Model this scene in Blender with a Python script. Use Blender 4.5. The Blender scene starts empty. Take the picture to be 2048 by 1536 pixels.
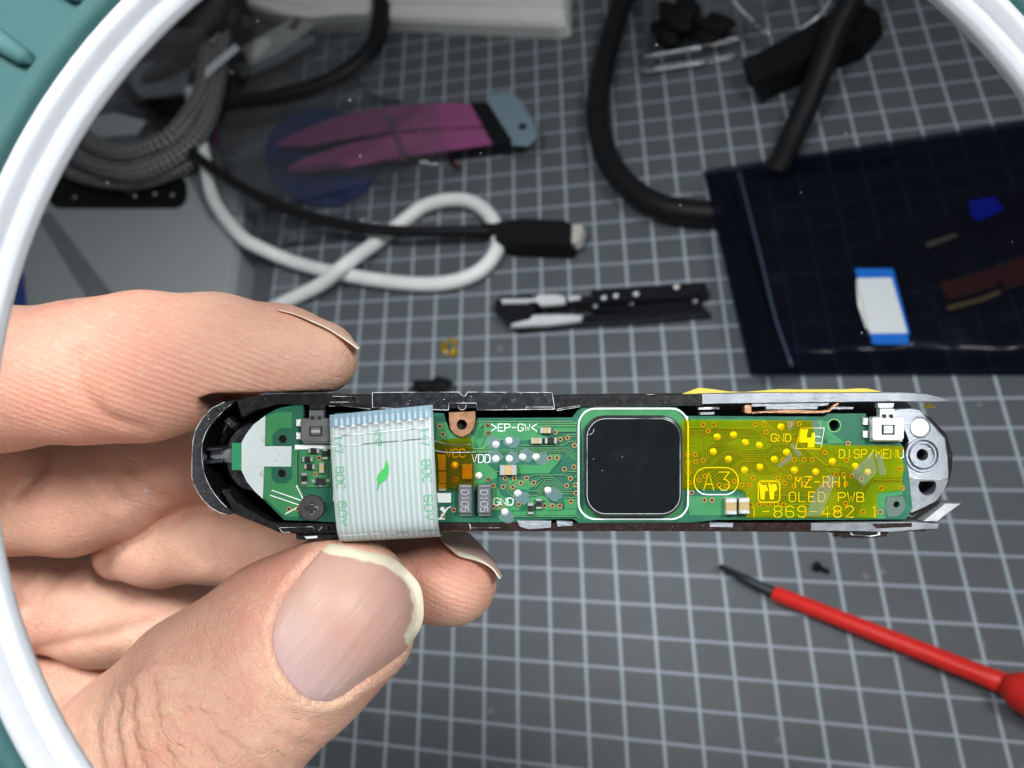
import bpy, bmesh, math, random
import numpy as np
from mathutils import Vector, Matrix
from mathutils.geometry import tessellate_polygon

# ---------------------------------------------------------------- camera, world, light, exposure (1 unit = 1 cm)
S = bpy.context.scene
S.unit_settings.system = 'METRIC'; S.unit_settings.scale_length = 0.01
COL = S.collection
F = 2200.0                                   # focal length in photo pixels (2048 wide)
R3 = np.array([[0.9131528671, 0.1886722717, -0.3613234219],
               [0.0233567576, 0.8607525554, 0.5084874632],
               [0.4069475435, -0.4727661285, 0.7815918913]])
CPOS = np.array([13.41888834, -17.60549632, 27.51516218])
MC = Matrix([list(R3.T[i]) + [CPOS[i]] for i in range(3)] + [[0, 0, 0, 1]])
cam = bpy.data.cameras.new('camera'); camo = bpy.data.objects.new('camera', cam); COL.objects.link(camo)
camo.matrix_world = MC
cam.sensor_width = 36.0; cam.lens = F / 2048 * 36.0
cam.clip_start = 0.05; cam.clip_end = 1000
cam.dof.use_dof = True; cam.dof.focus_distance = 11.85; cam.dof.aperture_fstop = cam.lens / 1000 / 0.090
S.camera = camo
W = bpy.data.worlds.new('World'); S.world = W; W.use_nodes = True
W.node_tree.nodes['Background'].inputs[0].default_value = (0.80, 0.86, 0.92, 1)
W.node_tree.nodes['Background'].inputs[1].default_value = 0.13
def area(name, loc, target, size, power, color=(1, 1, 1), shape='DISK', parent=None):
    l = bpy.data.lights.new(name, 'AREA'); l.shape = shape; l.size = size; l.energy = power; l.color = color
    o = bpy.data.objects.new(name, l); COL.objects.link(o)
    d = Vector(target) - Vector(loc)
    M = d.to_track_quat('-Z', 'Y').to_matrix().to_4x4(); M.translation = Vector(loc)
    o.matrix_world = M
    return o
def _mat0(px, py):
    v = R3.T @ np.array([(px - 1024) / F, (768 - py) / F, -1.0]); return CPOS - v * CPOS[2] / v[2]
LTGT = _mat0(1060, 1400)
LDIR = R3.T @ np.array([0.34, 0.36, 0.87])
rl = area('added_key_light', CPOS - R3[2] * 12 + LDIR * 62, LTGT + np.array([0, 0, 8.0]), 15, 3500, (0.97, 0.99, 1.0)); rl.data.spread = math.radians(56)  # added unseen narrow lamp, set to light the hand and mat
rl = area('added_mat_light', LTGT + np.array([0, -3, 64.0]), LTGT, 16, 2500, (0.97, 0.99, 1.0)); rl.data.spread = math.radians(48)  # second unseen lamp, added to brighten the lower part of the mat
S.view_settings.view_transform = 'Standard'; S.view_settings.look = 'None'
S.view_settings.exposure = 0.0; S.view_settings.gamma = 1.0; S.view_settings.use_curve_mapping = False
S.render.engine = 'CYCLES'
S.cycles.use_denoising = True
S.cycles.max_bounces = 5; S.cycles.use_adaptive_sampling = True; S.cycles.adaptive_threshold = 0.05; S.cycles.transparent_max_bounces = 14
S.cycles.caustics_reflective = False; S.cycles.caustics_refractive = False
S.cycles.sample_clamp_indirect = 6.0
rnd = random.Random(7)

# ---------------------------------------------------------------- geometry of the view
def cpt(px, py, d):                       # camera-frame point seen at photo pixel px,py at depth d
    return np.array([(px - 1024) / F * d, (768 - py) / F * d, -d])
def at(px, py, d):
    return R3.T @ cpt(px, py, d) + CPOS
def mat_pt(px, py, h=0.0):                # world point on the horizontal plane z=h
    v = R3.T @ np.array([(px - 1024) / F, (768 - py) / F, -1.0])
    t = (h - CPOS[2]) / v[2]
    return CPOS + v * t

# ---------------------------------------------------------------- materials
def principled(name, col, rough=0.5, metal=0.0, spec=0.5, **kw):
    m = bpy.data.materials.new(name); m.use_nodes = True
    b = m.node_tree.nodes['Principled BSDF']
    b.inputs['Base Color'].default_value = (*col, 1); b.inputs['Roughness'].default_value = rough
    b.inputs['Metallic'].default_value = metal; b.inputs['Specular IOR Level'].default_value = spec
    for k, v in kw.items(): b.inputs[k.replace('_', ' ')].default_value = v
    return m
def N(m, t, **kw):
    n = m.node_tree.nodes.new(t)
    for k, v in kw.items(): setattr(n, k, v)
    return n
def L(m, a, b): m.node_tree.links.new(a, b)
def wear(m, scale=12.0, amt=0.25, bump=0.02, rough_var=0.15, coord='Object', bscale=None):
    """fine uneven colour, gloss and relief so that a surface is not uniform"""
    b = m.node_tree.nodes['Principled BSDF']
    tc = N(m, 'ShaderNodeTexCoord')
    n1 = N(m, 'ShaderNodeTexNoise'); n1.inputs['Scale'].default_value = scale; n1.inputs['Detail'].default_value = 6
    L(m, tc.outputs[coord], n1.inputs['Vector'])
    c = b.inputs['Base Color'].default_value[:]
    mix = N(m, 'ShaderNodeMix', data_type='RGBA')
    mix.inputs['A'].default_value = (*[x * (1 - amt) for x in c[:3]], 1)
    mix.inputs['B'].default_value = (*[min(1, x * (1 + amt)) for x in c[:3]], 1)
    L(m, n1.outputs['Fac'], mix.inputs['Factor']); L(m, mix.outputs['Result'], b.inputs['Base Color'])
    r = b.inputs['Roughness'].default_value
    mr = N(m, 'ShaderNodeMapRange'); mr.inputs['To Min'].default_value = max(0.02, r - rough_var); mr.inputs['To Max'].default_value = min(1, r + rough_var)
    L(m, n1.outputs['Fac'], mr.inputs['Value']); L(m, mr.outputs['Result'], b.inputs['Roughness'])
    if bump:
        n2 = N(m, 'ShaderNodeTexNoise'); n2.inputs['Scale'].default_value = bscale or scale * 6; n2.inputs['Detail'].default_value = 4
        L(m, tc.outputs[coord], n2.inputs['Vector'])
        bp = N(m, 'ShaderNodeBump'); bp.inputs['Distance'].default_value = bump; bp.inputs['Strength'].default_value = 0.5
        L(m, n2.outputs['Fac'], bp.inputs['Height']); L(m, bp.outputs['Normal'], b.inputs['Normal'])
    return m
def specks(m, scale=55.0, thr=0.10, col=(0.75, 0.78, 0.8)):
    """dust grains lying on a dark surface"""
    b = m.node_tree.nodes['Principled BSDF']; tc = N(m, 'ShaderNodeTexCoord')
    v = N(m, 'ShaderNodeTexVoronoi'); v.inputs['Scale'].default_value = scale
    L(m, tc.outputs['Object'], v.inputs['Vector'])
    wn = N(m, 'ShaderNodeMath', operation='LESS_THAN'); L(m, v.outputs['Distance'], wn.inputs[0]); wn.inputs[1].default_value = thr
    sep = N(m, 'ShaderNodeSeparateColor'); L(m, v.outputs['Color'], sep.inputs['Color'])
    g = N(m, 'ShaderNodeMath', operation='GREATER_THAN'); L(m, sep.outputs['Red'], g.inputs[0]); g.inputs[1].default_value = 0.72
    mu = N(m, 'ShaderNodeMath', operation='MULTIPLY'); L(m, wn.outputs[0], mu.inputs[0]); L(m, g.outputs[0], mu.inputs[1])
    mx = N(m, 'ShaderNodeMix', data_type='RGBA'); mx.inputs['B'].default_value = (*col, 1)
    src = b.inputs['Base Color'].links
    if src: L(m, src[0].from_socket, mx.inputs['A'])
    else: mx.inputs['A'].default_value = b.inputs['Base Color'].default_value[:]
    L(m, mu.outputs[0], mx.inputs['Factor']); L(m, mx.outputs['Result'], b.inputs['Base Color'])
    mt = b.inputs['Metallic']
    if mt.default_value > 0:
        inv = N(m, 'ShaderNodeMath', operation='MULTIPLY_ADD'); inv.inputs[1].default_value = -mt.default_value; inv.inputs[2].default_value = mt.default_value
        L(m, mu.outputs[0], inv.inputs[0]); L(m, inv.outputs[0], mt)
    return m
def film(name, tint, gloss=0.12, rough=0.12, haze=0.0, hazecol=(0.8, 0.8, 0.8), bump=0.0, bscale=4.0, mottle=0.0):
    """thin clear plastic: what lies behind shows through tinted, with a sheen"""
    m = bpy.data.materials.new(name); m.use_nodes = True; nt = m.node_tree
    nt.nodes.remove(nt.nodes['Principled BSDF']); out = nt.nodes['Material Output']
    t = N(m, 'ShaderNodeBsdfTransparent'); t.inputs['Color'].default_value = (*tint, 1)
    g = N(m, 'ShaderNodeBsdfGlossy'); g.inputs['Roughness'].default_value = rough
    if bump:
        tc = N(m, 'ShaderNodeTexCoord'); n = N(m, 'ShaderNodeTexNoise'); n.inputs['Scale'].default_value = bscale; n.inputs['Detail'].default_value = 3
        L(m, tc.outputs['Object'], n.inputs['Vector'])
        bp = N(m, 'ShaderNodeBump'); bp.inputs['Distance'].default_value = bump; L(m, n.outputs['Fac'], bp.inputs['Height']); L(m, bp.outputs['Normal'], g.inputs['Normal'])
    fr = N(m, 'ShaderNodeLayerWeight'); fr.inputs['Blend'].default_value = 0.35
    mr = N(m, 'ShaderNodeMapRange'); mr.inputs['To Min'].default_value = gloss * 0.5; mr.inputs['To Max'].default_value = min(1, gloss * 5)
    L(m, fr.outputs['Fresnel'], mr.inputs['Value'])
    mx = N(m, 'ShaderNodeMixShader'); L(m, mr.outputs['Result'], mx.inputs[0]); L(m, t.outputs[0], mx.inputs[1]); L(m, g.outputs[0], mx.inputs[2])
    last = mx
    if haze:
        d = N(m, 'ShaderNodeBsdfDiffuse'); d.inputs['Color'].default_value = (*hazecol, 1)
        m2 = N(m, 'ShaderNodeMixShader'); m2.inputs[0].default_value = haze
        if mottle:
            tc2 = N(m, 'ShaderNodeTexCoord'); n2 = N(m, 'ShaderNodeTexNoise'); n2.inputs['Scale'].default_value = 1.6; n2.inputs['Detail'].default_value = 6; L(m, tc2.outputs['Object'], n2.inputs['Vector'])
            r2 = N(m, 'ShaderNodeMapRange'); r2.inputs['From Min'].default_value = 0.32; r2.inputs['From Max'].default_value = 0.68; r2.inputs['To Min'].default_value = haze * (1 - mottle); r2.inputs['To Max'].default_value = haze * (1 + mottle)
            L(m, n2.outputs['Fac'], r2.inputs['Value']); L(m, r2.outputs['Result'], m2.inputs[0])
        L(m, mx.outputs[0], m2.inputs[1]); L(m, d.outputs[0], m2.inputs[2]); last = m2
    L(m, last.outputs[0], out.inputs['Surface'])
    return m

M = {}
M['desk'] = wear(principled('desk_grey', (0.16, 0.17, 0.18), 0.6), 0.5, 0.2, 0.01)
M['teal'] = wear(principled('teal_plastic', (0.045, 0.125, 0.125), 0.65, 0, 0.25), 1.5, 0.08, 0.002)
M['tealrib'] = wear(principled('teal_rib', (0.095, 0.215, 0.215), 0.65, 0, 0.25), 1.5, 0.08, 0.002)
M['rimwhite'] = wear(principled('white_rim', (0.66, 0.68, 0.72), 0.35), 2.0, 0.05, 0.006)
_b = M['rimwhite'].node_tree.nodes['Principled BSDF']; _b.inputs['Subsurface Weight'].default_value = 0.0; _b.inputs['Subsurface Radius'].default_value = (1, 1, 1); _b.inputs['Subsurface Scale'].default_value = 0.12
M['pcb'] = wear(principled('solder_mask_dark', (0.012, 0.115, 0.066), 0.38), 6, 0.18, 0.0015)
M['pour'] = wear(principled('solder_mask_on_copper', (0.040, 0.220, 0.080), 0.36), 6, 0.16, 0.0015)
M['trace'] = principled('trace_edge', (0.15, 0.36, 0.13), 0.36)
M['gapline'] = principled('trace_gap', (0.004, 0.045, 0.022), 0.4)
M['tab'] = principled('board_edge_green', (0.02, 0.24, 0.11), 0.4)
M['silk'] = wear(principled('silkscreen_white', (0.84, 0.88, 0.86), 0.6), 20, 0.06, 0)
M['silkpanel'] = wear(principled('white_panel', (0.55, 0.62, 0.62), 0.5), 4, 0.10, 0)
M['gold'] = principled('copper_annulus', (0.60, 0.36, 0.14), 0.35, 0.6)
M['hole'] = principled('hole_dark', (0.012, 0.010, 0.010), 0.7)
M['holering'] = principled('hole_ring', (0.06, 0.07, 0.06), 0.4)
M['solder'] = wear(principled('solder', (0.78, 0.80, 0.80), 0.33, 0.7), 40, 0.25, 0.02, bscale=60)
M['flux'] = film('flux_residue', (0.80, 0.92, 0.95), 0.1, 0.3, 0.15, (0.40, 0.58, 0.60))
M['term'] = principled('tin_terminal', (0.75, 0.74, 0.72), 0.32, 0.75)
M['resist'] = principled('chip_black', (0.016, 0.016, 0.018), 0.35)
M['cap'] = principled('chip_tan', (0.42, 0.30, 0.15), 0.4)
M['chipgrey'] = wear(principled('moulded_grey', (0.085, 0.09, 0.10), 0.55), 30, 0.2, 0.004)
M['marking'] = principled('laser_marking', (0.5, 0.52, 0.54), 0.6)
M['black'] = specks(wear(principled('black_plastic', (0.010, 0.009, 0.010), 0.28), 14, 0.4, 0.004), 26, 0.07)
M['inner'] = principled('black_interior', (0.006, 0.006, 0.007), 0.55)
M['brown'] = specks(wear(principled('brown_black_plastic', (0.022, 0.011, 0.009), 0.25), 14, 0.4, 0.004), 24, 0.07)
M['chrome'] = specks(wear(principled('dark_chrome', (0.085, 0.088, 0.10), 0.24, 0.9), 16, 0.3, 0.004), 24, 0.10)
M['chromeglint'] = principled('painted_edge_glint', (0.90, 0.92, 0.94), 0.3, 0.25)  # pale colour paints edge glints; a few bright metal parts share it
def broken(m, scale, dark):
    """broken glints painted into the base colour as pale and dark noise"""
    b = m.node_tree.nodes['Principled BSDF']; tc = N(m, 'ShaderNodeTexCoord'); n = N(m, 'ShaderNodeTexNoise'); n.inputs['Scale'].default_value = scale; n.inputs['Detail'].default_value = 4
    L(m, tc.outputs['Object'], n.inputs['Vector']); mr = N(m, 'ShaderNodeMapRange'); mr.inputs['From Min'].default_value = 0.40; mr.inputs['From Max'].default_value = 0.56; L(m, n.outputs['Fac'], mr.inputs['Value'])
    mx = N(m, 'ShaderNodeMix', data_type='RGBA'); mx.inputs['A'].default_value = (dark, dark, dark * 1.05, 1); mx.inputs['B'].default_value = b.inputs['Base Color'].default_value[:]
    L(m, mr.outputs['Result'], mx.inputs['Factor']); L(m, mx.outputs['Result'], b.inputs['Base Color']); return m
M['chromeglint'] = broken(M['chromeglint'], 7, 0.12)
M['steel'] = wear(principled('cast_alloy', (0.44, 0.475, 0.53), 0.38, 0.85), 10, 0.2, 0.01)
M['greymetal'] = wear(principled('grey_metal', (0.36, 0.38, 0.42), 0.36, 0.85), 10, 0.2, 0.006)
M['silver'] = wear(principled('tin_switch', (0.78, 0.80, 0.82), 0.34, 0.7), 10, 0.12, 0.006)
M['switch'] = wear(principled('switch_grey', (0.15, 0.15, 0.155), 0.42, 0.5), 12, 0.2, 0.004)
M['oled'] = specks(wear(principled('oled_glass', (0.007, 0.009, 0.010), 0.14, 0, 0.38), 5, 0.3, 0.0), 13, 0.055)
M['rimglint'] = broken(principled('display_rim_glint', (0.50, 0.53, 0.55), 0.3), 2.2, 0.10)  # painted highlight along the display edge, broken up by noise
M['oledside'] = principled('oled_edge', (0.02, 0.022, 0.025), 0.15)
M['copperear'] = wear(principled('copper_ear', (0.52, 0.27, 0.16), 0.32, 0.8), 12, 0.25, 0.006)
M['screw'] = wear(principled('black_oxide', (0.055, 0.050, 0.048), 0.45, 0.3), 20, 0.3, 0.002)
M['tape'] = film('polyimide_tape', (1.0, 0.82, 0.03), 0.06, 0.10, 0.105, (1.0, 0.74, 0.005), 0.012, 2.6, 0.55)
M['tape2'] = film('polyimide_tape_dark', (0.85, 0.50, 0.02), 0.06, 0.10, 0.06, (0.50, 0.28, 0.005), 0.006, 3.0)
M['tapeedge'] = film('tape_hazy_end', (0.94, 0.95, 0.93), 0.10, 0.2, 0.10, (0.62, 0.68, 0.66))
M['yellowpaper'] = principled('yellow_tape_solid', (0.60, 0.48, 0.06), 0.5)
M['ffc'] = principled('ffc_polyester', (0.33, 0.385, 0.38), 0.28, 0, 0.5)
M['ffcstripe'] = principled('ffc_conductor', (0.43, 0.50, 0.495), 0.30)
M['ffcblue'] = film('ffc_stiffener_blue', (0.80, 0.90, 0.97), 0.12, 0.12, 0.16, (0.30, 0.46, 0.60))
M['ink'] = principled('green_ink', (0.13, 0.36, 0.22), 0.5)
M['leaf'] = principled('leaf_green', (0.03, 0.36, 0.07), 0.5)
M['clear'] = film('clear_plastic', (0.965, 0.97, 0.975), 0.14, 0.06, 0.012, (0.6, 0.65, 0.7), 0.03, 2.0)
M['darkbag'] = film('antistatic_film', (0.40, 0.42, 0.52), 0.03, 0.24, 0.22, (0.008, 0.010, 0.022), 0.12, 0.5)
M['cablewhite'] = wear(principled('white_cable', (0.80, 0.82, 0.80), 0.42), 2, 0.06, 0.004)
M['cableblack'] = wear(principled('black_rubber', (0.006, 0.006, 0.0065), 0.5, 0, 0.28), 4, 0.3, 0.004)
M['whiteplastic'] = wear(principled('white_plastic', (0.92, 0.92, 0.87), 0.42), 2, 0.06, 0.003)
M['greyplastic'] = wear(principled('grey_plastic', (0.34, 0.36, 0.37), 0.5), 2, 0.06, 0.003)
M['pink'] = wear(principled('pink_flex', (0.27, 0.065, 0.18), 0.45), 1.5, 0.12, 0.004)
M['bluegrey'] = wear(principled('bluegrey_stiffener', (0.17, 0.24, 0.29), 0.45), 3, 0.15, 0.003)
M['blackmatte'] = wear(principled('black_matte', (0.005, 0.005, 0.0055), 0.7, 0, 0.2), 3, 0.3, 0.004)
M['blue'] = wear(principled('blue_film', (0.008, 0.035, 0.16), 0.4), 2, 0.15, 0.003)
M['flexblue'] = principled('flex_blue', (0.0, 0.12, 0.52), 0.5)
M['flexblue2'] = principled('flex_deep_blue', (0.0, 0.02, 0.95), 0.5)
M['flexwhite'] = principled('flex_white', (0.62, 0.66, 0.68), 0.5)
M['amber'] = principled('amber_flex', (0.20, 0.045, 0.012), 0.4)
M['goldline'] = principled('gold_contacts', (0.60, 0.46, 0.10), 0.4, 0.3)
M['red'] = wear(principled('red_insulation', (0.78, 0.025, 0.018), 0.42), 2, 0.08, 0.002)
M['blade'] = wear(principled('blackened_steel', (0.035, 0.04, 0.042), 0.45, 0.5), 6, 0.2, 0.002)
M['glossblack'] = wear(principled('gloss_black_shell', (0.008, 0.008, 0.010), 0.12), 5, 0.3, 0.01)
M['bright'] = wear(principled('bright_metal_glint', (0.90, 0.94, 0.96), 0.18, 0.4), 4, 0.1, 0.02)  # pale base colour paints in lamp reflections; also serves bright metal parts
M['usbsteel'] = principled('usb_steel', (0.70, 0.67, 0.62), 0.35, 0.4)
M['nailpale'] = wear(principled('nail_side', (0.80, 0.56, 0.45), 0.5, 0, 0.4), 6, 0.08, 0.003)
M['nailtip'] = wear(principled('nail_free_edge', (0.86, 0.76, 0.60), 0.5, 0, 0.4), 6, 0.06, 0.003)
M['led'] = principled('led_chip', (0.8, 0.78, 0.6), 0.4)
b_ = M['led'].node_tree.nodes['Principled BSDF']; b_.inputs['Emission Color'].default_value = (1, 0.98, 0.95, 1); b_.inputs['Emission Strength'].default_value = 3.4
M['lens'] = bpy.data.materials.new('lens_glass'); M['lens'].use_nodes = True
nt = M['lens'].node_tree; nt.nodes.remove(nt.nodes['Principled BSDF'])
tn = nt.nodes.new('ShaderNodeBsdfTransparent'); tn.inputs['Color'].default_value = (0.985, 0.99, 0.988, 1)
nt.links.new(tn.outputs[0], nt.nodes['Material Output'].inputs['Surface'])

# braided sleeve
def braid_mat():
    m = principled('braided_sleeve', (0.02, 0.02, 0.022), 0.6, 0, 0.25); b = m.node_tree.nodes['Principled BSDF']
    uv = N(m, 'ShaderNodeUVMap'); mp = N(m, 'ShaderNodeMapping'); mp.inputs['Rotation'].default_value = (0, 0, math.radians(45))
    mp.inputs['Scale'].default_value = (6, 6, 1)
    L(m, uv.outputs[0], mp.inputs['Vector'])
    ck = N(m, 'ShaderNodeTexChecker'); ck.inputs['Scale'].default_value = 1.0
    ck.inputs['Color1'].default_value = (0.30, 0.30, 0.29, 1); ck.inputs['Color2'].default_value = (0.003, 0.003, 0.005, 1)
    L(m, mp.outputs[0], ck.inputs['Vector']); L(m, ck.outputs['Color'], b.inputs['Base Color'])
    bp = N(m, 'ShaderNodeBump'); bp.inputs['Distance'].default_value = 0.03; L(m, ck.outputs['Fac'], bp.inputs['Height']); L(m, bp.outputs['Normal'], b.inputs['Normal'])
    return m
M['braid'] = braid_mat()

# cutting mat: dark grey with a printed 1 cm grid
SY, SH = 0.89182101, 0.18966439
def mat_mat():
    m = principled('cutting_mat_vinyl', (0.05, 0.054, 0.06), 0.42, 0, 0.55); b = m.node_tree.nodes['Principled BSDF']
    tc = N(m, 'ShaderNodeTexCoord'); sep = N(m, 'ShaderNodeSeparateXYZ'); L(m, tc.outputs['Object'], sep.inputs[0])
    def mth(op, a, bb=None, c=None):
        n = N(m, 'ShaderNodeMath', operation=op)
        for i, v in enumerate((a, bb, c)):
            if v is None: continue
            if hasattr(v, 'links'): L(m, v, n.inputs[i])
            else: n.inputs[i].default_value = v
        return n.outputs[0]
    r = mth('MULTIPLY', sep.outputs['Y'], -1 / SY)
    c = mth('SUBTRACT', mth('ADD', sep.outputs['X'], 3.0), mth('MULTIPLY', r, SH))
    def line(v, w):          # 1 on a line, soft printed edge
        d = mth('ABSOLUTE', mth('SUBTRACT', v, mth('ROUND', v)))
        n = N(m, 'ShaderNodeMapRange'); n.inputs['From Min'].default_value = w * 0.8; n.inputs['From Max'].default_value = w * 1.25
        n.inputs['To Min'].default_value = 1; n.inputs['To Max'].default_value = 0
        L(m, d, n.inputs['Value']); return n.outputs['Result']
    inside = mth('GREATER_THAN', c, -8.08)
    lc = mth('MULTIPLY', line(c, 0.043), inside); lr = mth('MULTIPLY', line(r, 0.043), inside)
    fine = mth('MULTIPLY', mth('MULTIPLY', mth('LESS_THAN', c, -6.98), inside), mth('GREATER_THAN', r, -5.0))
    fl = mth('MULTIPLY', mth('MAXIMUM', line(mth('MULTIPLY', c, 5.0), 0.09), line(mth('MULTIPLY', r, 5.0), 0.09)), mth('MULTIPLY', fine, 0.5))
    no = N(m, 'ShaderNodeTexNoise'); no.inputs['Scale'].default_value = 0.35; no.inputs['Detail'].default_value = 8; no.inputs['Roughness'].default_value = 0.65
    L(m, tc.outputs['Object'], no.inputs['Vector'])
    base = N(m, 'ShaderNodeMix', data_type='RGBA'); base.inputs['A'].default_value = (0.068, 0.074, 0.081, 1); base.inputs['B'].default_value = (0.110, 0.120, 0.131, 1)
    L(m, no.outputs['Fac'], base.inputs['Factor'])
    m1 = N(m, 'ShaderNodeMix', data_type='RGBA'); m1.inputs['B'].default_value = (0.29, 0.32, 0.375, 1); L(m, base.outputs['Result'], m1.inputs['A']); L(m, lr, m1.inputs['Factor'])
    m2 = N(m, 'ShaderNodeMix', data_type='RGBA'); m2.inputs['B'].default_value = (0.35, 0.41, 0.45, 1); L(m, m1.outputs['Result'], m2.inputs['A']); L(m, mth('MULTIPLY', mth('MAXIMUM', lc, fl), 0.92), m2.inputs['Factor'])
    # pale scuffs and dust
    v = N(m, 'ShaderNodeTexVoronoi'); v.inputs['Scale'].default_value = 0.85; L(m, tc.outputs['Object'], v.inputs['Vector'])
    n3 = N(m, 'ShaderNodeTexNoise'); n3.inputs['Scale'].default_value = 5; L(m, tc.outputs['Object'], n3.inputs['Vector'])
    sc = mth('MULTIPLY', mth('LESS_THAN', mth('ADD', v.outputs['Distance'], mth('MULTIPLY', n3.outputs['Fac'], 0.12)), 0.13), 0.30)
    m3 = N(m, 'ShaderNodeMix', data_type='RGBA'); m3.inputs['B'].default_value = (0.32, 0.34, 0.36, 1); L(m, m2.outputs['Result'], m3.inputs['A']); L(m, sc, m3.inputs['Factor'])
    L(m, m3.outputs['Result'], b.inputs['Base Color'])
    n4 = N(m, 'ShaderNodeTexNoise'); n4.inputs['Scale'].default_value = 30; L(m, tc.outputs['Object'], n4.inputs['Vector'])
    bp = N(m, 'ShaderNodeBump'); bp.inputs['Distance'].default_value = 0.01; bp.inputs['Strength'].default_value = 0.4
    L(m, n4.outputs['Fac'], bp.inputs['Height']); L(m, bp.outputs['Normal'], b.inputs['Normal'])
    return m
M['mat'] = mat_mat()

# ---------------------------------------------------------------- mesh helpers
def link(name, me, mat, parent=None, smooth=False, matrix=None):
    o = bpy.data.objects.new(name, me); COL.objects.link(o)
    if mat is not None:
        for mm in (mat if isinstance(mat, (list, tuple)) else [mat]): me.materials.append(mm)
    if parent is not None: o.parent = parent
    if matrix is not None: o.matrix_world = matrix
    if smooth: me.polygons.foreach_set('use_smooth', [True] * len(me.polygons))
    return o
def mesh(name, V, Fc, mat, parent=None, smooth=False, matrix=None):
    me = bpy.data.meshes.new(name); me.from_pydata([tuple(map(float, v)) for v in V], [], [tuple(f) for f in Fc]); me.update()
    return link(name, me, mat, parent, smooth, matrix)
def thing(name, label, cat, loc=(0, 0, 0), group=None, matrix=None):
    o = bpy.data.objects.new(name, None); COL.objects.link(o); o.empty_display_size = 0.5
    if matrix is not None: o.matrix_world = matrix
    else: o.location = loc
    tag(o, label, cat, group); return o
def tag(o, label, cat, group=None):
    o['label'] = label; o['category'] = cat
    if group: o['group'] = group
    return o
def area2(p): return sum(p[i][0] * p[(i + 1) % len(p)][1] - p[(i + 1) % len(p)][0] * p[i][1] for i in range(len(p))) / 2
def offset_poly(p, d):
    n = len(p); out = []
    for i in range(n):
        a, b, c = np.array(p[i - 1]), np.array(p[i]), np.array(p[(i + 1) % n])
        e1 = b - a; e2 = c - b
        e1 = e1 / (np.linalg.norm(e1) + 1e-12); e2 = e2 / (np.linalg.norm(e2) + 1e-12)
        n1 = np.array([-e1[1], e1[0]]); n2 = np.array([-e2[1], e2[0]])
        m = n1 + n2; k = max(0.35, float(m @ m) / 2)
        out.append(b + m / (2 * k) * d if k > 0 else b + n1 * d)
    return [tuple(q) for q in out]
def prism_data(poly, z0, z1, bev=0.0, holes=(), seg=1):
    """closed plate with chamfered upper edge; poly in local xy"""
    poly = [tuple(q) for q in poly]
    if area2(poly) < 0: poly = poly[::-1]
    V, Fc = [], []
    def ring(p, z):
        i = len(V); V.extend((x, y, z) for x, y in p); return list(range(i, i + len(p)))
    def side(a, b):
        n = len(a)
        for i in range(n): Fc.append((a[i], a[(i + 1) % n], b[(i + 1) % n], b[i]))
    lo = ring(poly, z0); up = ring(poly, z1 - bev); side(lo, up)
    top = poly
    if bev > 0:
        for k in range(1, seg + 1):
            a = k / seg * math.pi / 2; ins, rise = (bev, bev) if seg == 1 else (bev * (1 - math.cos(a)), bev * math.sin(a))
            top = offset_poly(poly, ins); t2 = ring(top, z1 - bev + rise); side(up, t2); up = t2
    H = [[tuple(q) for q in (h if area2(h) < 0 else h[::-1])] for h in holes]
    hl = []
    for h in H:
        a = ring(h, z0); b = ring(h, z1); side(a, b); hl.append((a, b))
    if not H:
        Fc.append(tuple(up)); Fc.append(tuple(lo[::-1]))
    else:
        for loop, hs, flip in ((up, [b for a, b in hl], False), (lo, [a for a, b in hl], True)):
            idx = list(loop) + [i for h in hs for i in h]
            tri = tessellate_polygon([[Vector(V[i]) for i in loop]] + [[Vector(V[i]) for i in h] for h in hs])
            for t in tri:
                f = [idx[k] for k in t]
                a, b, c = (np.array(V[i]) for i in f)
                zz = np.cross(b - a, c - a)[2]
                if (zz < 0) != flip: f = f[::-1]
                Fc.append(tuple(f))
    return V, Fc
def join(parts):
    V, Fc = [], []
    for v, f in parts:
        o = len(V); V.extend(v); Fc.extend(tuple(i + o for i in q) for q in f)
    return V, Fc
def circle(cx, cy, r, n=20, ry=None, a0=0):
    return [(cx + r * math.cos(a0 + 2 * math.pi * i / n), cy + (ry or r) * math.sin(a0 + 2 * math.pi * i / n)) for i in range(n)]
def rrect(x0, y0, x1, y1, r, n=6):
    out = []
    for cx, cy, a in ((x1 - r, y1 - r, 0), (x0 + r, y1 - r, 90), (x0 + r, y0 + r, 180), (x1 - r, y0 + r, 270)):
        for i in range(n + 1):
            t = math.radians(a + 90 * i / n); out.append((cx + r * math.cos(t), cy + r * math.sin(t)))
    return out
def catmull(P, n=8, closed=False):
    P = [np.array(p, float) for p in P]; out = []
    m = len(P); rng = range(m if closed else m - 1)
    for i in rng:
        p0 = P[i - 1] if (closed or i > 0) else 2 * P[0] - P[1]
        p1 = P[i]; p2 = P[(i + 1) % m]
        p3 = P[(i + 2) % m] if (closed or i + 2 < m) else 2 * P[-1] - P[-2]
        for k in range(n):
            t = k / n
            out.append(0.5 * ((2 * p1) + (-p0 + p2) * t + (2 * p0 - 5 * p1 + 4 * p2 - p3) * t * t + (-p0 + 3 * p1 - 3 * p2 + p3) * t ** 3))
    if not closed: out.append(P[-1])
    return out
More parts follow.
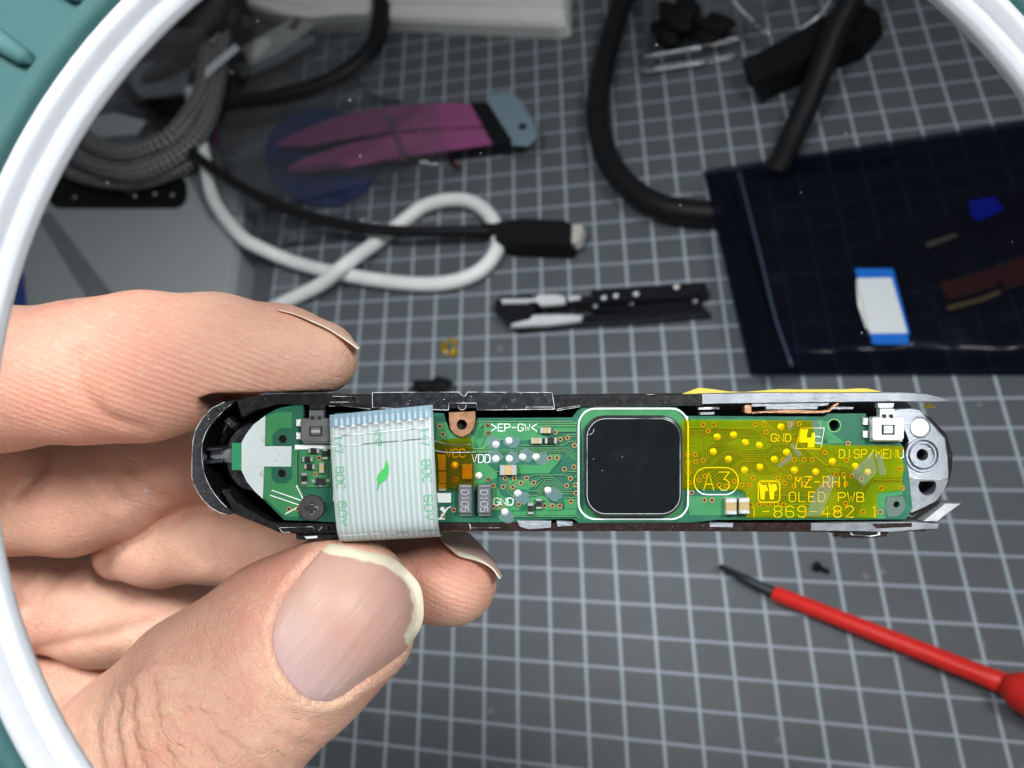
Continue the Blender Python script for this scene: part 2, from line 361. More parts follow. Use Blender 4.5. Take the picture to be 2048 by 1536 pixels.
def ribbon(poly, w, z, closed=False):
    """flat mitred stroke"""
    p = [np.array(q, float) for q in poly]; n = len(p); V = []; Fc = []
    for i in range(n):
        a = p[i - 1] if (closed or i > 0) else None; c = p[(i + 1) % n] if (closed or i < n - 1) else None
        e1 = p[i] - a if a is not None else c - p[i]; e2 = c - p[i] if c is not None else p[i] - a
        e1 = e1 / (np.linalg.norm(e1) + 1e-9); e2 = e2 / (np.linalg.norm(e2) + 1e-9)
        n1 = np.array([-e1[1], e1[0]]); n2 = np.array([-e2[1], e2[0]]); m = n1 + n2
        k = max(0.5, float(m @ m) / 2); o = m / (2 * k) * w
        q = p[i].copy()
        if a is None: q = q - e2 * w * 0.35
        if c is None: q = q + e1 * w * 0.35
        V += [(*(q + o / 1), z), (*(q - o / 1), z)]
    for i in range(n if closed else n - 1):
        j = (i + 1) % n; Fc.append((2 * i, 2 * i + 1, 2 * j + 1, 2 * j))
    return V, Fc
def tube_data(path, r, n=12, uvs=False):
    path = [np.array(p, float) for p in path]; m = len(path)
    rr = r if hasattr(r, '__len__') else [r] * m
    V, Fc = [], []; up = None; prev = None
    for i in range(m):
        t = path[min(i + 1, m - 1)] - path[max(i - 1, 0)]; t = t / (np.linalg.norm(t) + 1e-12)
        if prev is None:
            a = np.array([0, 0, 1.0]) if abs(t[2]) < 0.9 else np.array([1.0, 0, 0])
            u = np.cross(a, t); u /= np.linalg.norm(u)
        else:
            u = prev - t * (prev @ t); u /= np.linalg.norm(u)
        prev = u; v = np.cross(t, u)
        for k in range(n):
            an = 2 * math.pi * k / n; V.append(path[i] + rr[i] * (math.cos(an) * u + math.sin(an) * v))
    for i in range(m - 1):
        for k in range(n):
            Fc.append((i * n + k, i * n + (k + 1) % n, (i + 1) * n + (k + 1) % n, (i + 1) * n + k))
    Fc.append(tuple(range(n))[::-1]); Fc.append(tuple((m - 1) * n + k for k in range(n)))
    return V, Fc
def tube(name, path, r, mat, parent=None, n=12, braid=False):
    V, Fc = tube_data(path, r, n); o = mesh(name, V, Fc, mat, parent, True)
    if braid:
        me = o.data; uv = me.uv_layers.new(name='UVMap'); s = [0.0]
        for i in range(1, len(path)): s.append(s[-1] + float(np.linalg.norm(np.array(path[i]) - np.array(path[i - 1]))))
        for p in me.polygons:
            if len(p.vertices) != 4: continue
            ks = [v % n for v in p.vertices]; wrap = max(ks) - min(ks) > 1
            for li, v in zip(p.loop_indices, p.vertices):
                k = v % n; k = n if (wrap and k == 0) else k
                uv.data[li].uv = (s[v // n], k / n * 2 * math.pi * (r if not hasattr(r, '__len__') else r[0]))
    return o
def box_data(x0, y0, z0, x1, y1, z1, b=0.0):
    return prism_data([(x0, y0), (x1, y0), (x1, y1), (x0, y1)], z0, z1, b)

# ---------------------------------------------------------------- the setting: desk and cutting mat
DESK_Z = -0.30
V, Fc = box_data(-140, -120, DESK_Z - 3, 140, 160, DESK_Z)
o = mesh('desk', V, Fc, M['desk']); o['kind'] = 'structure'
def grid_xy(c, r): return ((c - 3) + SH * r, -SY * r)
mp = [grid_xy(-8.95, -32), grid_xy(30, -32), grid_xy(30, 26), grid_xy(-8.95, 26)]
V, Fc = prism_data(mp, DESK_Z, 0.0, 0.04)
o = mesh('cutting_mat', V, Fc, M['mat'])
tag(o, 'dark grey cutting mat with pale printed grid under everything on the desk', 'cutting mat')

# ================================================================ MAGNIFIER
def ring_frame():
    D = 9.0; c = cpt(1196, 888, D); n = np.array([0.1076, -0.0074, 1.0]); n /= np.linalg.norm(n)
    u = np.cross([0, 1.0, 0], n); u /= np.linalg.norm(u); v = np.cross(n, u)
    m = Matrix([[u[i], v[i], n[i], c[i]] for i in range(3)] + [[0, 0, 0, 1]])
    return MC @ m
RM = ring_frame()
mag = thing('magnifier_lamp', 'round magnifier lamp with white rim and teal ribbed housing framing the view', 'magnifier', matrix=RM)
def revolve(name, prof, mat, parent, n=160, smooth=True, close=True):
    V, Fc = [], []; m = len(prof)
    for i in range(n):
        a = 2 * math.pi * i / n
        for r, z in prof: V.append((r * math.cos(a), r * math.sin(a), z))
    for i in range(n):
        j = (i + 1) % n
        for k in range(m if close else m - 1):
            l = (k + 1) % m; Fc.append((i * m + k, j * m + k, j * m + l, i * m + l))
    return mesh(name, V, Fc, mat, parent, smooth)
RI = 4.74
def prof_pts(P, n=5): return [tuple(q) for q in catmull(P, n, True)]
revolve('rim', prof_pts([(RI, -0.06), (RI + 0.02, 0.03), (RI + 0.07, 0.065), (RI + 0.115, 0.075), (RI + 0.15, 0.045), (RI + 0.18, 0.08), (RI + 0.26, 0.14), (RI + 0.33, 0.12), (RI + 0.36, 0.05), (RI + 0.34, -0.25), (RI + 0.12, -0.30)]), M['rimwhite'], mag)
revolve('housing', [(RI + 0.36, 0.10), (RI + 0.47, 0.16), (RI + 0.60, 0.02), (RI + 1.55, -0.08), (RI + 1.8, -0.4), (RI + 1.8, -0.85), (RI + 1.6, -0.95), (RI + 0.36, -0.35)][::-1], M['teal'], mag)
lens = mesh('lens', [(0, 0, 0)] + [(RI * math.cos(2 * math.pi * i / 96), RI * math.sin(2 * math.pi * i / 96), 0.0) for i in range(96)],
            [(0, i + 1, (i + 1) % 96 + 1) for i in range(96)], M['lens'], mag, True)
# ribs on the housing
V, Fc = tube_data([(RI + 0.57, 0, 0.02), (RI + 0.66, 0, 0.06), (RI + 1.0, 0, 0.03), (RI + 1.5, 0, -0.02), (RI + 1.6, 0, -0.1)], [0.01, 0.075, 0.095, 0.10, 0.03], 10)
me = bpy.data.meshes.new('rib'); me.from_pydata([tuple(v) for v in V], [], Fc); me.materials.append(M['tealrib']); me.polygons.foreach_set('use_smooth', [True] * len(me.polygons))
NR = 54
for i in range(NR):
    o = bpy.data.objects.new('rib', me); COL.objects.link(o); o.parent = mag; o.rotation_euler = (0, 0, 2 * math.pi * (i + 0.94) / NR)
# lit diffuser ring under the housing
V, Fc = [], []
for i in range(96):
    a = 2 * math.pi * i / 96
    for r, z in ((RI + 0.75, -0.66), (RI + 0.80, -1.00), (RI + 1.30, -1.00), (RI + 1.35, -0.80)): V.append((r * math.cos(a), r * math.sin(a), z))
for i in range(96):
    j = (i + 1) % 96
    for k in range(3): Fc.append((i * 4 + k, i * 4 + k + 1, j * 4 + k + 1, j * 4 + k))
mesh('light_ring', V, Fc, M['led'], mag, True)
# dust grains on the lens
parts = []
for k in range(46):
    a = rnd.uniform(0, 6.283); r = RI * 0.97 * math.sqrt(rnd.random()); q = rnd.uniform(0.003, 0.008) * (2.0 if rnd.random() < 0.08 else 1)
    V, Fc = [], []
    c = (r * math.cos(a), r * math.sin(a))
    pts = [(c[0] + q * rnd.uniform(.5, 1.3) * math.cos(t), c[1] + q * rnd.uniform(.5, 1.3) * math.sin(t)) for t in (0, 1, 2.1, 3.1, 4.2, 5.2)]
    parts.append(prism_data(pts, 0.004, 0.010))
V, Fc = join(parts); o = mesh('dust', V, Fc, principled('dust_grain', (0.22, 0.23, 0.24), 0.9), lens); o['kind'] = 'stuff'

# ================================================================ HAND (one continuous skin, nails as parts)
def C3(px, py, d): return cpt(px, py, d)
def chain(pts):                         # (px, py, depth, radius in photo px) -> camera-frame capsule chain
    return [(C3(a, b, d), r / F * d) for a, b, d, r in pts]
def seg_sdf(P, a, ra, b, rb):
    ab = b - a; t = np.clip(((P - a) @ ab) / (ab @ ab), 0, 1)
    return np.linalg.norm(P - (a + t[:, None] * ab), axis=1) - (ra + (rb - ra) * t)
def smin(a, b, k):
    h = np.clip(0.5 + 0.5 * (b - a) / k, 0, 1)
    return b * (1 - h) + a * h - k * h * (1 - h)
def chain_sdf(P, ch, k=0.22):
    d = None
    for (a, ra), (b, rb) in zip(ch[:-1], ch[1:]):
        s = seg_sdf(P, a, ra, b, rb); d = s if d is None else smin(d, s, k)
    return d
FING = {
 'index': chain([(-330, 815, 13.3, 150), (0, 757, 12.5, 139), (170, 741, 12.42, 138), (290, 731, 12.38, 145), (430, 717, 12.38, 126), (560, 714, 12.3, 101), (643, 715, 12.25, 76)]),
 'knuckle': chain([(-330, 1000, 14.2, 110), (-130, 955, 14.15, 95), (15, 935, 14.15, 72)]),
 'middle': chain([(20, 1010, 14.6, 102), (140, 998, 14.5, 109), (235, 970, 14.45, 104), (305, 942, 14.4, 82), (420, 938, 14.4, 72), (640, 950, 14.1, 70), (720, 955, 14.0, 60)]),
 'ring': chain([(232, 1112, 15.1, 48), (310, 1096, 14.9, 74), (430, 1078, 14.6, 84), (650, 1118, 14.2, 84), (800, 1146, 13.4, 92), (903, 1160, 13.1, 91)]),
 'little': chain([(-40, 1215, 16.3, 95), (60, 1205, 16.3, 92), (200, 1222, 16.2, 108), (330, 1245, 16.2, 84), (460, 1250, 16.2, 70)]),
 'fold': chain([(-60, 1178, 16.0, 60), (30, 1172, 15.95, 62), (70, 1165, 16.05, 45)]),
 'heel': chain([(-60, 1430, 16.6, 120), (120, 1402, 16.6, 92), (330, 1420, 16.8, 80)]),
 'thumb': chain([(681, 1224, 12.2, 158), (578, 1300, 12.2, 176), (430, 1420, 12.2, 194), (300, 1560, 12.4, 214), (90, 1800, 12.9, 255), (-160, 1950, 13.8, 290)]),
 'palm': chain([(-330, 850, 14.6, 190), (-420, 1150, 16.6, 280), (-330, 1500, 16.4, 330), (-160, 1900, 14.8, 310)]),
 'wrist': chain([(-420, 1300, 16.4, 320), (-900, 1650, 17.5, 360)]),
}
def thumb_sdf(P): return chain_sdf(P, FING['thumb'], 0.3)
HV = 0.055
lo = np.array([-13.5, -8.6, -20.4]); hi = np.array([0.3, 1.5, -10.9])
n3 = np.ceil((hi - lo) / HV).astype(int) + 1
G = np.full(n3, 1.0, np.float32); OWN = np.zeros(n3, np.int8)
names = list(FING)
for gi, nm in enumerate(names):
    ch = FING[nm]; rmax = max(r for _, r in ch) + 0.5
    A = np.min([a for a, _ in ch], 0) - rmax; B = np.max([a for a, _ in ch], 0) + rmax
    i0 = np.clip(((A - lo) / HV).astype(int), 0, n3 - 1); i1 = np.clip(((B - lo) / HV).astype(int) + 2, 1, n3)
    if (i1 <= i0).any(): continue
    ax = [lo[k] + HV * np.arange(i0[k], i1[k]) for k in range(3)]
    P = np.stack(np.meshgrid(*ax, indexing='ij'), -1).reshape(-1, 3).astype(np.float32)
    d = chain_sdf(P, [(a.astype(np.float32), np.float32(r)) for a, r in ch], 0.3 if nm in ('thumb', 'palm', 'wrist') else 0.2).reshape(i1 - i0)
    sl = tuple(slice(i0[k], i1[k]) for k in range(3))
    own = OWN[sl]; own[d < G[sl]] = gi; OWN[sl] = own
    G[sl] = smin(G[sl], d.astype(np.float32), 0.30 if nm in ('palm', 'wrist') else 0.055)
# the device presses into the pads: keep the skin off its body
bx0 = C3(402, 790, 11.9); bx1 = C3(1900, 1066, 11.9)
ax = [lo[k] + HV * np.arange(n3[k]) for k in range(3)]
X, Y, Z = np.meshgrid(*ax, indexing='ij')
bd = np.maximum(np.maximum(np.maximum(bx0[0] - X, X - bx1[0]), np.maximum(bx1[1] - Y, Y - bx0[1])), np.maximum(-12.85 - Z, Z + 11.8))
G = np.maximum(G, -(bd - 0.012).astype(np.float32))
def surface_nets(G, lo, h):
    sx, sy, sz = G.shape; neg = G < 0
    acc = np.zeros((sx - 1, sy - 1, sz - 1, 3), np.float32); cnt = np.zeros((sx - 1, sy - 1, sz - 1), np.int8)
    cor = [(i, j, k) for i in (0, 1) for j in (0, 1) for k in (0, 1)]
    def sub(A, c): return A[c[0]:sx - 1 + c[0], c[1]:sy - 1 + c[1], c[2]:sz - 1 + c[2]]
    for a in cor:
        for ax in range(3):
            if a[ax]: continue
            b = list(a); b[ax] = 1
            ga, gb = sub(G, a), sub(G, b); m = sub(neg, a) != sub(neg, b)
            t = ga[m] / (ga[m] - gb[m]); p = np.tile(np.array(a, np.float32), (len(t), 1)); p[:, ax] += t
            acc[m] += p; cnt[m] += 1
    m = cnt > 0; idx = -np.ones(m.shape, np.int32); idx[m] = np.arange(m.sum())
    base = np.argwhere(m); V = lo + h * (base + acc[m] / cnt[m][:, None])
    Fq = []
    for ax in range(3):
        o = [1 if k == ax else 0 for k in range(3)]
        A = neg[:sx - o[0], :sy - o[1], :sz - o[2]]; B = neg[o[0]:, o[1]:, o[2]:]
        e = np.argwhere(A != B); u, v = [(1, 2), (2, 0), (0, 1)][ax]
        e = e[(e[:, u] > 0) & (e[:, v] > 0) & (e[:, u] < G.shape[u] - 1) & (e[:, v] < G.shape[v] - 1)]
        s = A[tuple(e.T)]
        def cell(du, dv):
            q = e.copy(); q[:, u] += du; q[:, v] += dv; return idx[tuple(q.T)]
        q = np.stack([cell(-1, -1), cell(0, -1), cell(0, 0), cell(-1, 0)], 1)
        q[~s] = q[~s][:, ::-1]; Fq.append(q)
    Fq = np.concatenate(Fq); return V, Fq[(Fq >= 0).all(1)]
HVt, HF = surface_nets(G, lo, HV)
# relax the voxel steps a little
e = np.concatenate([HF[:, [0, 1]], HF[:, [1, 2]], HF[:, [2, 3]], HF[:, [3, 0]]])
deg = np.bincount(np.r_[e[:, 0], e[:, 1]], minlength=len(HVt)).astype(float)[:, None]
def smooth(A):
    s = np.zeros_like(A); np.add.at(s, e[:, 0], A[e[:, 1]]); np.add.at(s, e[:, 1], A[e[:, 0]]); return s / np.maximum(deg, 1)
for _ in range(3): HVt = 0.5 * HVt + 0.5 * smooth(HVt)
def vnormals(V, Fq):
    n = np.cross(V[Fq[:, 2]] - V[Fq[:, 0]], V[Fq[:, 3]] - V[Fq[:, 1]]); N_ = np.zeros_like(V)
    for k in range(4): np.add.at(N_, Fq[:, k], n)
    return N_ / (np.linalg.norm(N_, axis=1, keepdims=True) + 1e-12)
HN = vnormals(HVt, HF)
ij = np.clip(np.round((HVt - lo) / HV).astype(int), 0, n3 - 1); own = OWN[tuple(ij.T)]
px = 1024 + F * HVt[:, 0] / -HVt[:, 2]; py = 768 - F * HVt[:, 1] / -HVt[:, 2]
front = np.clip(HN[:, 2] * 1.5, 0, 1)
def d_poly(px, py, poly, closed=False):
    d = np.full(len(px), 1e9); n = len(poly)
    for i in range(n if closed else n - 1):
        ax_, ay = poly[i]; bx, by = poly[(i + 1) % n]; l2 = (bx - ax_) ** 2 + (by - ay) ** 2 + 1e-9
        t = np.clip(((px - ax_) * (bx - ax_) + (py - ay) * (by - ay)) / l2, 0, 1)
        d = np.minimum(d, np.hypot(px - ax_ - t * (bx - ax_), py - ay - t * (by - ay)))
    return d
def inside_poly(px, py, poly):
    r = np.zeros(len(px), bool); n = len(poly)
    for i in range(n):
        x0, y0 = poly[i]; x1, y1 = poly[(i + 1) % n]
        c = ((y0 > py) != (y1 > py)) & (px < (x1 - x0) * (py - y0) / (y1 - y0 + 1e-12) + x0); r ^= c
    return r
NAIL = [(661, 1088), (696, 1093), (731, 1102), (762, 1108), (788, 1117), (817, 1142), (841, 1174), (847, 1212), (845, 1244), (830, 1276), (801, 1311), (768, 1338), (715, 1373), (688, 1394), (661, 1406), (629, 1405), (602, 1392), (575, 1362), (554, 1327), (543, 1287), (544, 1255), (554, 1223), (570, 1185), (594, 1155), (621, 1126), (642, 1102)]
th = own == names.index('thumb')
tm = th & (front > 0.02)
dn = d_poly(px, py, NAIL, True); ins = inside_poly(px, py, NAIL)
sd = np.where(ins, -dn, dn)
disp = np.zeros(len(HVt)); dry = np.zeros(len(HVt))
tipside = np.clip(((px - 700) * 0.72 - (py - 1250) * 0.69) / 110, -1, 1)      # +1 towards the free edge
fold = 1 - np.clip((tipside - 0.35) / 0.4, 0, 1)
disp += np.where(tm, np.where(sd < 0, -0.075 * np.clip(-sd / 9, 0, 1), 0.032 * fold * np.exp(-((sd - 10) / 14) ** 2)), 0)
dry += np.where(tm, fold * np.exp(-((sd - 7) / 7) ** 2), 0)
WR = [([(301, 1362), (306, 1400), (308, 1436), (328, 1495), (345, 1540)], 0.060, 12), ([(376, 1428), (410, 1450), (455, 1484), (502, 1525), (520, 1545)], 0.060, 11),
      ([(417, 1341), (455, 1365), (492, 1395), (513, 1433), (547, 1481), (570, 1530)], 0.045, 10), ([(245, 1400), (233, 1440), (232, 1467), (239, 1525)], 0.05, 10),
      ([(444, 1345), (513, 1380), (547, 1414), (598, 1443)], 0.04, 10), ([(270, 1450), (294, 1443), (342, 1433), (390, 1424), (440, 1440)], 0.05, 10),
      ([(190, 1440), (195, 1490), (203, 1540)], 0.04, 10), ([(270, 1385), (262, 1440), (270, 1500), (290, 1545)], 0.05, 9), ([(380, 1480), (420, 1515), (450, 1548)], 0.05, 10),
      ([(360, 1375), (420, 1392), (470, 1425), (505, 1470)], 0.03, 9), ([(590, 1400), (610, 1440), (640, 1460)], 0.02, 8), ([(320, 1350), (370, 1352), (410, 1372)], 0.03, 9),
      ([(540, 1310), (520, 1290), (505, 1250)], 0.018, 8), ([(560, 1470), (590, 1490), (620, 1490)], 0.03, 9), ([(330, 1430), (345, 1470), (375, 1520)], 0.04, 9)]
for pl, dep, w in WR:
    dep *= 0.62; w *= 0.8
    q = catmull(pl, 6); dd = d_poly(px, py, [tuple(a) for a in q])
    g = np.where(th, front * dep * np.exp(-(dd / w) ** 2), 0); disp -= g
    disp += np.where(th, front * dep * 0.55 * np.exp(-((dd - 2.3 * w) / (1.3 * w)) ** 2), 0)
# joint creases on the fingers behind
CR = [('index', [(158, 700), (150, 740), (170, 790), (215, 835), (290, 858)], 0.035, 12), ('index', [(130, 640), (135, 690), (152, 730)], 0.018, 12),
      ('middle', [(185, 885), (196, 920), (215, 960), (240, 1000)], 0.05, 12), ('middle', [(270, 930), (285, 970), (325, 1000)], 0.03, 11),
      ('middle', [(85, 885), (88, 920), (70, 955), (30, 985)], 0.045, 12), ('little', [(118, 1140), (92, 1175), (52, 1218)], 0.05, 11),
      ('little', [(80, 1300), (150, 1282), (220, 1270), (300, 1245)], 0.03, 12), ('ring', [(400, 1050), (380, 1085), (400, 1120)], 0.025, 11), ('little', [(150, 1110), (158, 1140), (150, 1180)], 0.02, 10)]
for nm, pl, dep, w in CR:
    q = catmull(pl, 6); dd = d_poly(px, py, [tuple(a) for a in q]); k = own == names.index(nm)
    disp -= np.where(k, front * dep * np.exp(-(dd / w) ** 2), 0); disp += np.where(k, front * 0.4 * dep * np.exp(-((dd - 2.5 * w) / (1.4 * w)) ** 2), 0)
# soft unevenness of flesh
def lump(P, s, seed):
    r = np.random.default_rng(seed); o = np.zeros(len(P))
    for _ in range(10):
        k = r.normal(size=3); k /= np.linalg.norm(k); o += np.sin((P @ k) * s * r.uniform(0.6, 1.6) + r.uniform(0, 6.28))
    return o / 10
disp += 0.035 * lump(HVt, 2.2, 3) + 0.010 * lump(HVt, 7.0, 4)
HVt = HVt + HN * disp[:, None]
me = bpy.data.meshes.new('hand'); me.from_pydata(HVt.tolist(), [], HF.tolist()); me.update()
# surface coordinates that run along and around each finger
huv = np.zeros((len(HVt), 3)); pad = np.zeros(len(HVt)); red = np.zeros(len(HVt))
for gi, nm in enumerate(names):
    k = own == gi
    if not k.any(): continue
    ch = FING[nm]; a, b = ch[0][0], ch[-1][0]; t = (b - a) / np.linalg.norm(b - a); P = HVt[k] - a
    zc = np.array([0, 0, 1.0]) - t * t[2]; zc /= np.linalg.norm(zc); yc = np.cross(zc, t)
    huv[k, 0] = P @ t; huv[k, 1] = P @ yc; huv[k, 2] = P @ zc
def blob(x, y, r): return np.exp(-((px - x) ** 2 + (py - y) ** 2) / r ** 2)
io = own == names.index('index'); ro = own == names.index('ring')
pad += np.where(io, blob(330, 760, 190) + 0.7 * blob(60, 800, 120) + 0.6 * blob(520, 720, 120), 0) + np.where(ro, blob(915, 1165, 95), 0) + np.where(own == names.index('middle'), 0.6 * blob(330, 940, 110) + 0.3, 0) + np.where(own == names.index('little'), 0.4, 0)
red += np.where(io, 0.9 * blob(260, 745, 190) + 0.6 * blob(50, 810, 130), 0) + np.where(ro, 0.9 * blob(885, 1100, 70) + 0.5 * blob(930, 1150, 90), 0) + np.where(th, 0.9 * blob(540, 1130, 120) + 0.7 * blob(770, 1370, 60) + 0.6 * blob(300, 1510, 60), 0) + np.where(own == names.index('middle'), 0.25, 0)
knk = np.where(th, np.exp(-(((px - 380) / 190) ** 2 + ((py - 1470) / 130) ** 2)), 0)
seam = np.ones(len(HVt)); dif = own[e[:, 0]] != own[e[:, 1]]; seam[e[dif].ravel()] = 0
for _ in range(2):
    ss = seam.copy(); np.minimum.at(ss, e[:, 0], seam[e[:, 1]] + 0.34); np.minimum.at(ss, e[:, 1], seam[e[:, 0]] + 0.34); seam = ss
for nm, arr in (('pad', pad), ('red', red), ('dry', dry), ('knk', knk), ('seam', seam)):
    at_ = me.attributes.new(nm, 'FLOAT', 'POINT'); at_.data.foreach_set('value', np.clip(arr, 0, 1.2).astype(np.float32))
at_ = me.attributes.new('huv', 'FLOAT_VECTOR', 'POINT'); at_.data.foreach_set('vector', huv.astype(np.float32).ravel())

def skin_mat():
    m = principled('skin', (0.56, 0.30, 0.19), 0.46, 0, 0.42); b = m.node_tree.nodes['Principled BSDF']
    b.inputs['Subsurface Weight'].default_value = 0.28; b.inputs['Subsurface Radius'].default_value = (1.0, 0.36, 0.18); b.inputs['Subsurface Scale'].default_value = 0.045
    def attr(n): a = N(m, 'ShaderNodeAttribute'); a.attribute_name = n; return a
    tc = N(m, 'ShaderNodeTexCoord'); hu = attr('huv')
    def noise(s, d=5, vec=None, rough=0.6):
        n = N(m, 'ShaderNodeTexNoise'); n.inputs['Scale'].default_value = s; n.inputs['Detail'].default_value = d; n.inputs['Roughness'].default_value = rough
        L(m, vec or tc.outputs['Object'], n.inputs['Vector']); return n.outputs['Fac']
    def mth(op, a, bb=None, c=None):
        n = N(m, 'ShaderNodeMath', operation=op)
        for i, v in enumerate((a, bb, c)):
            if v is None: continue
            if hasattr(v, 'links'): L(m, v, n.inputs[i])
            else: n.inputs[i].default_value = v
        return n.outputs[0]
    def mixc(a, bcol, f):
        n = N(m, 'ShaderNodeMix', data_type='RGBA'); n.inputs['B'].default_value = (*bcol, 1)
        if hasattr(a, 'links'): L(m, a, n.inputs['A'])
        else: n.inputs['A'].default_value = (*a, 1)
        L(m, f, n.inputs['Factor']); return n.outputs['Result']
    def rng(v, a, b_, c=0, d=1):
        n = N(m, 'ShaderNodeMapRange'); L(m, v, n.inputs['Value'])
        for k, x in zip(('From Min', 'From Max', 'To Min', 'To Max'), (a, b_, c, d)): n.inputs[k].default_value = x
        return n.outputs['Result']
    col = mixc((0.70, 0.425, 0.31), (0.62, 0.315, 0.235), rng(noise(1.3, 6), 0.35, 0.7))
    col = mixc(col, (0.66, 0.44, 0.30), rng(noise(3.5, 5), 0.5, 0.75, 0, 0.6))
    col = mixc(col, (0.50, 0.20, 0.14), rng(noise(9.0, 6, None, 0.75), 0.55, 0.75, 0, 0.35))
    col = mixc(col, (0.60, 0.205, 0.150), mth('MULTIPLY', attr('red').outputs['Fac'], 0.6))
    # ridges of the finger pads (bands across a gently turned direction)
    mpn = N(m, 'ShaderNodeMapping'); mpn.inputs['Rotation'].default_value = (0, 0, math.radians(-62)); L(m, hu.outputs['Vector'], mpn.inputs['Vector'])
    wv = N(m, 'ShaderNodeTexWave'); wv.wave_type = 'BANDS'; wv.bands_direction = 'X'; wv.wave_profile = 'SIN'
    wv.inputs['Scale'].default_value = 4.6; wv.inputs['Distortion'].default_value = 2.6; wv.inputs['Detail'].default_value = 2; wv.inputs['Detail Scale'].default_value = 0.35
    L(m, mpn.outputs[0], wv.inputs['Vector'])
    padf = attr('pad').outputs['Fac']
    ridge = mth('MULTIPLY', wv.outputs['Fac'], padf)
    # fine criss-cross skin lines, finer stretched lines, pores
    mp2 = N(m, 'ShaderNodeMapping'); mp2.inputs['Scale'].default_value = (5.0, 16.0, 8.0); mp2.inputs['Rotation'].default_value = (0, 0, 0.5); L(m, hu.outputs['Vector'], mp2.inputs['Vector'])
    st = noise(1.6, 8, mp2.outputs[0], 0.7)
    mp3 = N(m, 'ShaderNodeMapping'); mp3.inputs['Scale'].default_value = (22.0, 7.0, 8.0); mp3.inputs['Rotation'].default_value = (0, 0, -0.4); L(m, hu.outputs['Vector'], mp3.inputs['Vector'])
    st2 = noise(1.0, 6, mp3.outputs[0], 0.7)
    vo = N(m, 'ShaderNodeTexVoronoi'); vo.inputs['Scale'].default_value = 17; vo.feature = 'DISTANCE_TO_EDGE'; L(m, tc.outputs['Object'], vo.inputs['Vector'])
    cell = rng(vo.outputs['Distance'], 0.0, 0.12)
    mp4 = N(m, 'ShaderNodeMapping'); mp4.inputs['Scale'].default_value = (3.4, 1.5, 1.5); mp4.inputs['Rotation'].default_value = (0, 0, 0.25); L(m, hu.outputs['Vector'], mp4.inputs['Vector'])
    nz = N(m, 'ShaderNodeTexNoise'); nz.inputs['Scale'].default_value = 3.0; nz.inputs['Detail'].default_value = 2; L(m, hu.outputs['Vector'], nz.inputs['Vector'])
    va = N(m, 'ShaderNodeVectorMath', operation='MULTIPLY_ADD'); L(m, nz.outputs['Color'], va.inputs[0]); va.inputs[1].default_value = (0.7, 0.7, 0.7); L(m, mp4.outputs[0], va.inputs[2])
    v2 = N(m, 'ShaderNodeTexVoronoi'); v2.feature = 'DISTANCE_TO_EDGE'; v2.inputs['Scale'].default_value = 1.15; L(m, va.outputs[0], v2.inputs['Vector'])
    fold = mth('MULTIPLY', rng(v2.outputs['Distance'], 0.0, 0.16), attr('knk').outputs['Fac'])
    v3 = N(m, 'ShaderNodeTexVoronoi'); v3.feature = 'DISTANCE_TO_EDGE'; v3.inputs['Scale'].default_value = 3.6; L(m, va.outputs[0], v3.inputs['Vector'])
    fine = rng(v3.outputs['Distance'], 0.0, 0.14)
    nopad = mth('SUBTRACT', 1.0, mth('MINIMUM', padf, 1.0))
    h = mth('ADD', mth('ADD', mth('MULTIPLY', ridge, 0.30), mth('ADD', mth('MULTIPLY', fold, 1.0), mth('MULTIPLY', mth('MULTIPLY', fine, nopad), 0.30))), mth('ADD', mth('MULTIPLY', mth('MULTIPLY', cell, nopad), 0.16), mth('ADD', mth('MULTIPLY', st, 0.75), mth('ADD', mth('MULTIPLY', st2, 0.65), mth('MULTIPLY', noise(42, 3, None, 0.7), 0.30)))))
    bp = N(m, 'ShaderNodeBump'); bp.inputs['Distance'].default_value = 0.014; bp.inputs['Strength'].default_value = 1.0
    h = mth('MULTIPLY', h, attr('seam').outputs['Fac']); L(m, h, bp.inputs['Height']); L(m, bp.outputs['Normal'], b.inputs['Normal'])
    col = mixc(col, (0.68, 0.45, 0.31), mth('MULTIPLY', ridge, 0.22))
    # light dry lines and cuticle
    fl = mth('MULTIPLY', rng(st, 0.56, 0.66), 0.42)
    col = mixc(col, (0.74, 0.55, 0.38), fl)
    dn_ = mth('MULTIPLY', mth('MULTIPLY', attr('dry').outputs['Fac'], rng(noise(24, 6), 0.42, 0.62)), 0.5)
    col = mixc(col, (0.78, 0.62, 0.42), dn_)
    L(m, col, b.inputs['Base Color'])
    L(m, rng(noise(30, 4), 0.3, 0.7, 0.40, 0.62), b.inputs['Roughness'])
    col = mixc(col, (0.40, 0.17, 0.11), mth('MULTIPLY', rng(st2, 0.42, 0.30), 0.18)); L(m, col, b.inputs['Base Color'])
    return m
M['skin'] = skin_mat()
hand = link('hand', me, M['skin'], None, True, MC)
tag(hand, 'bare hand pinching the circuit module between index finger and thumb', 'hand')

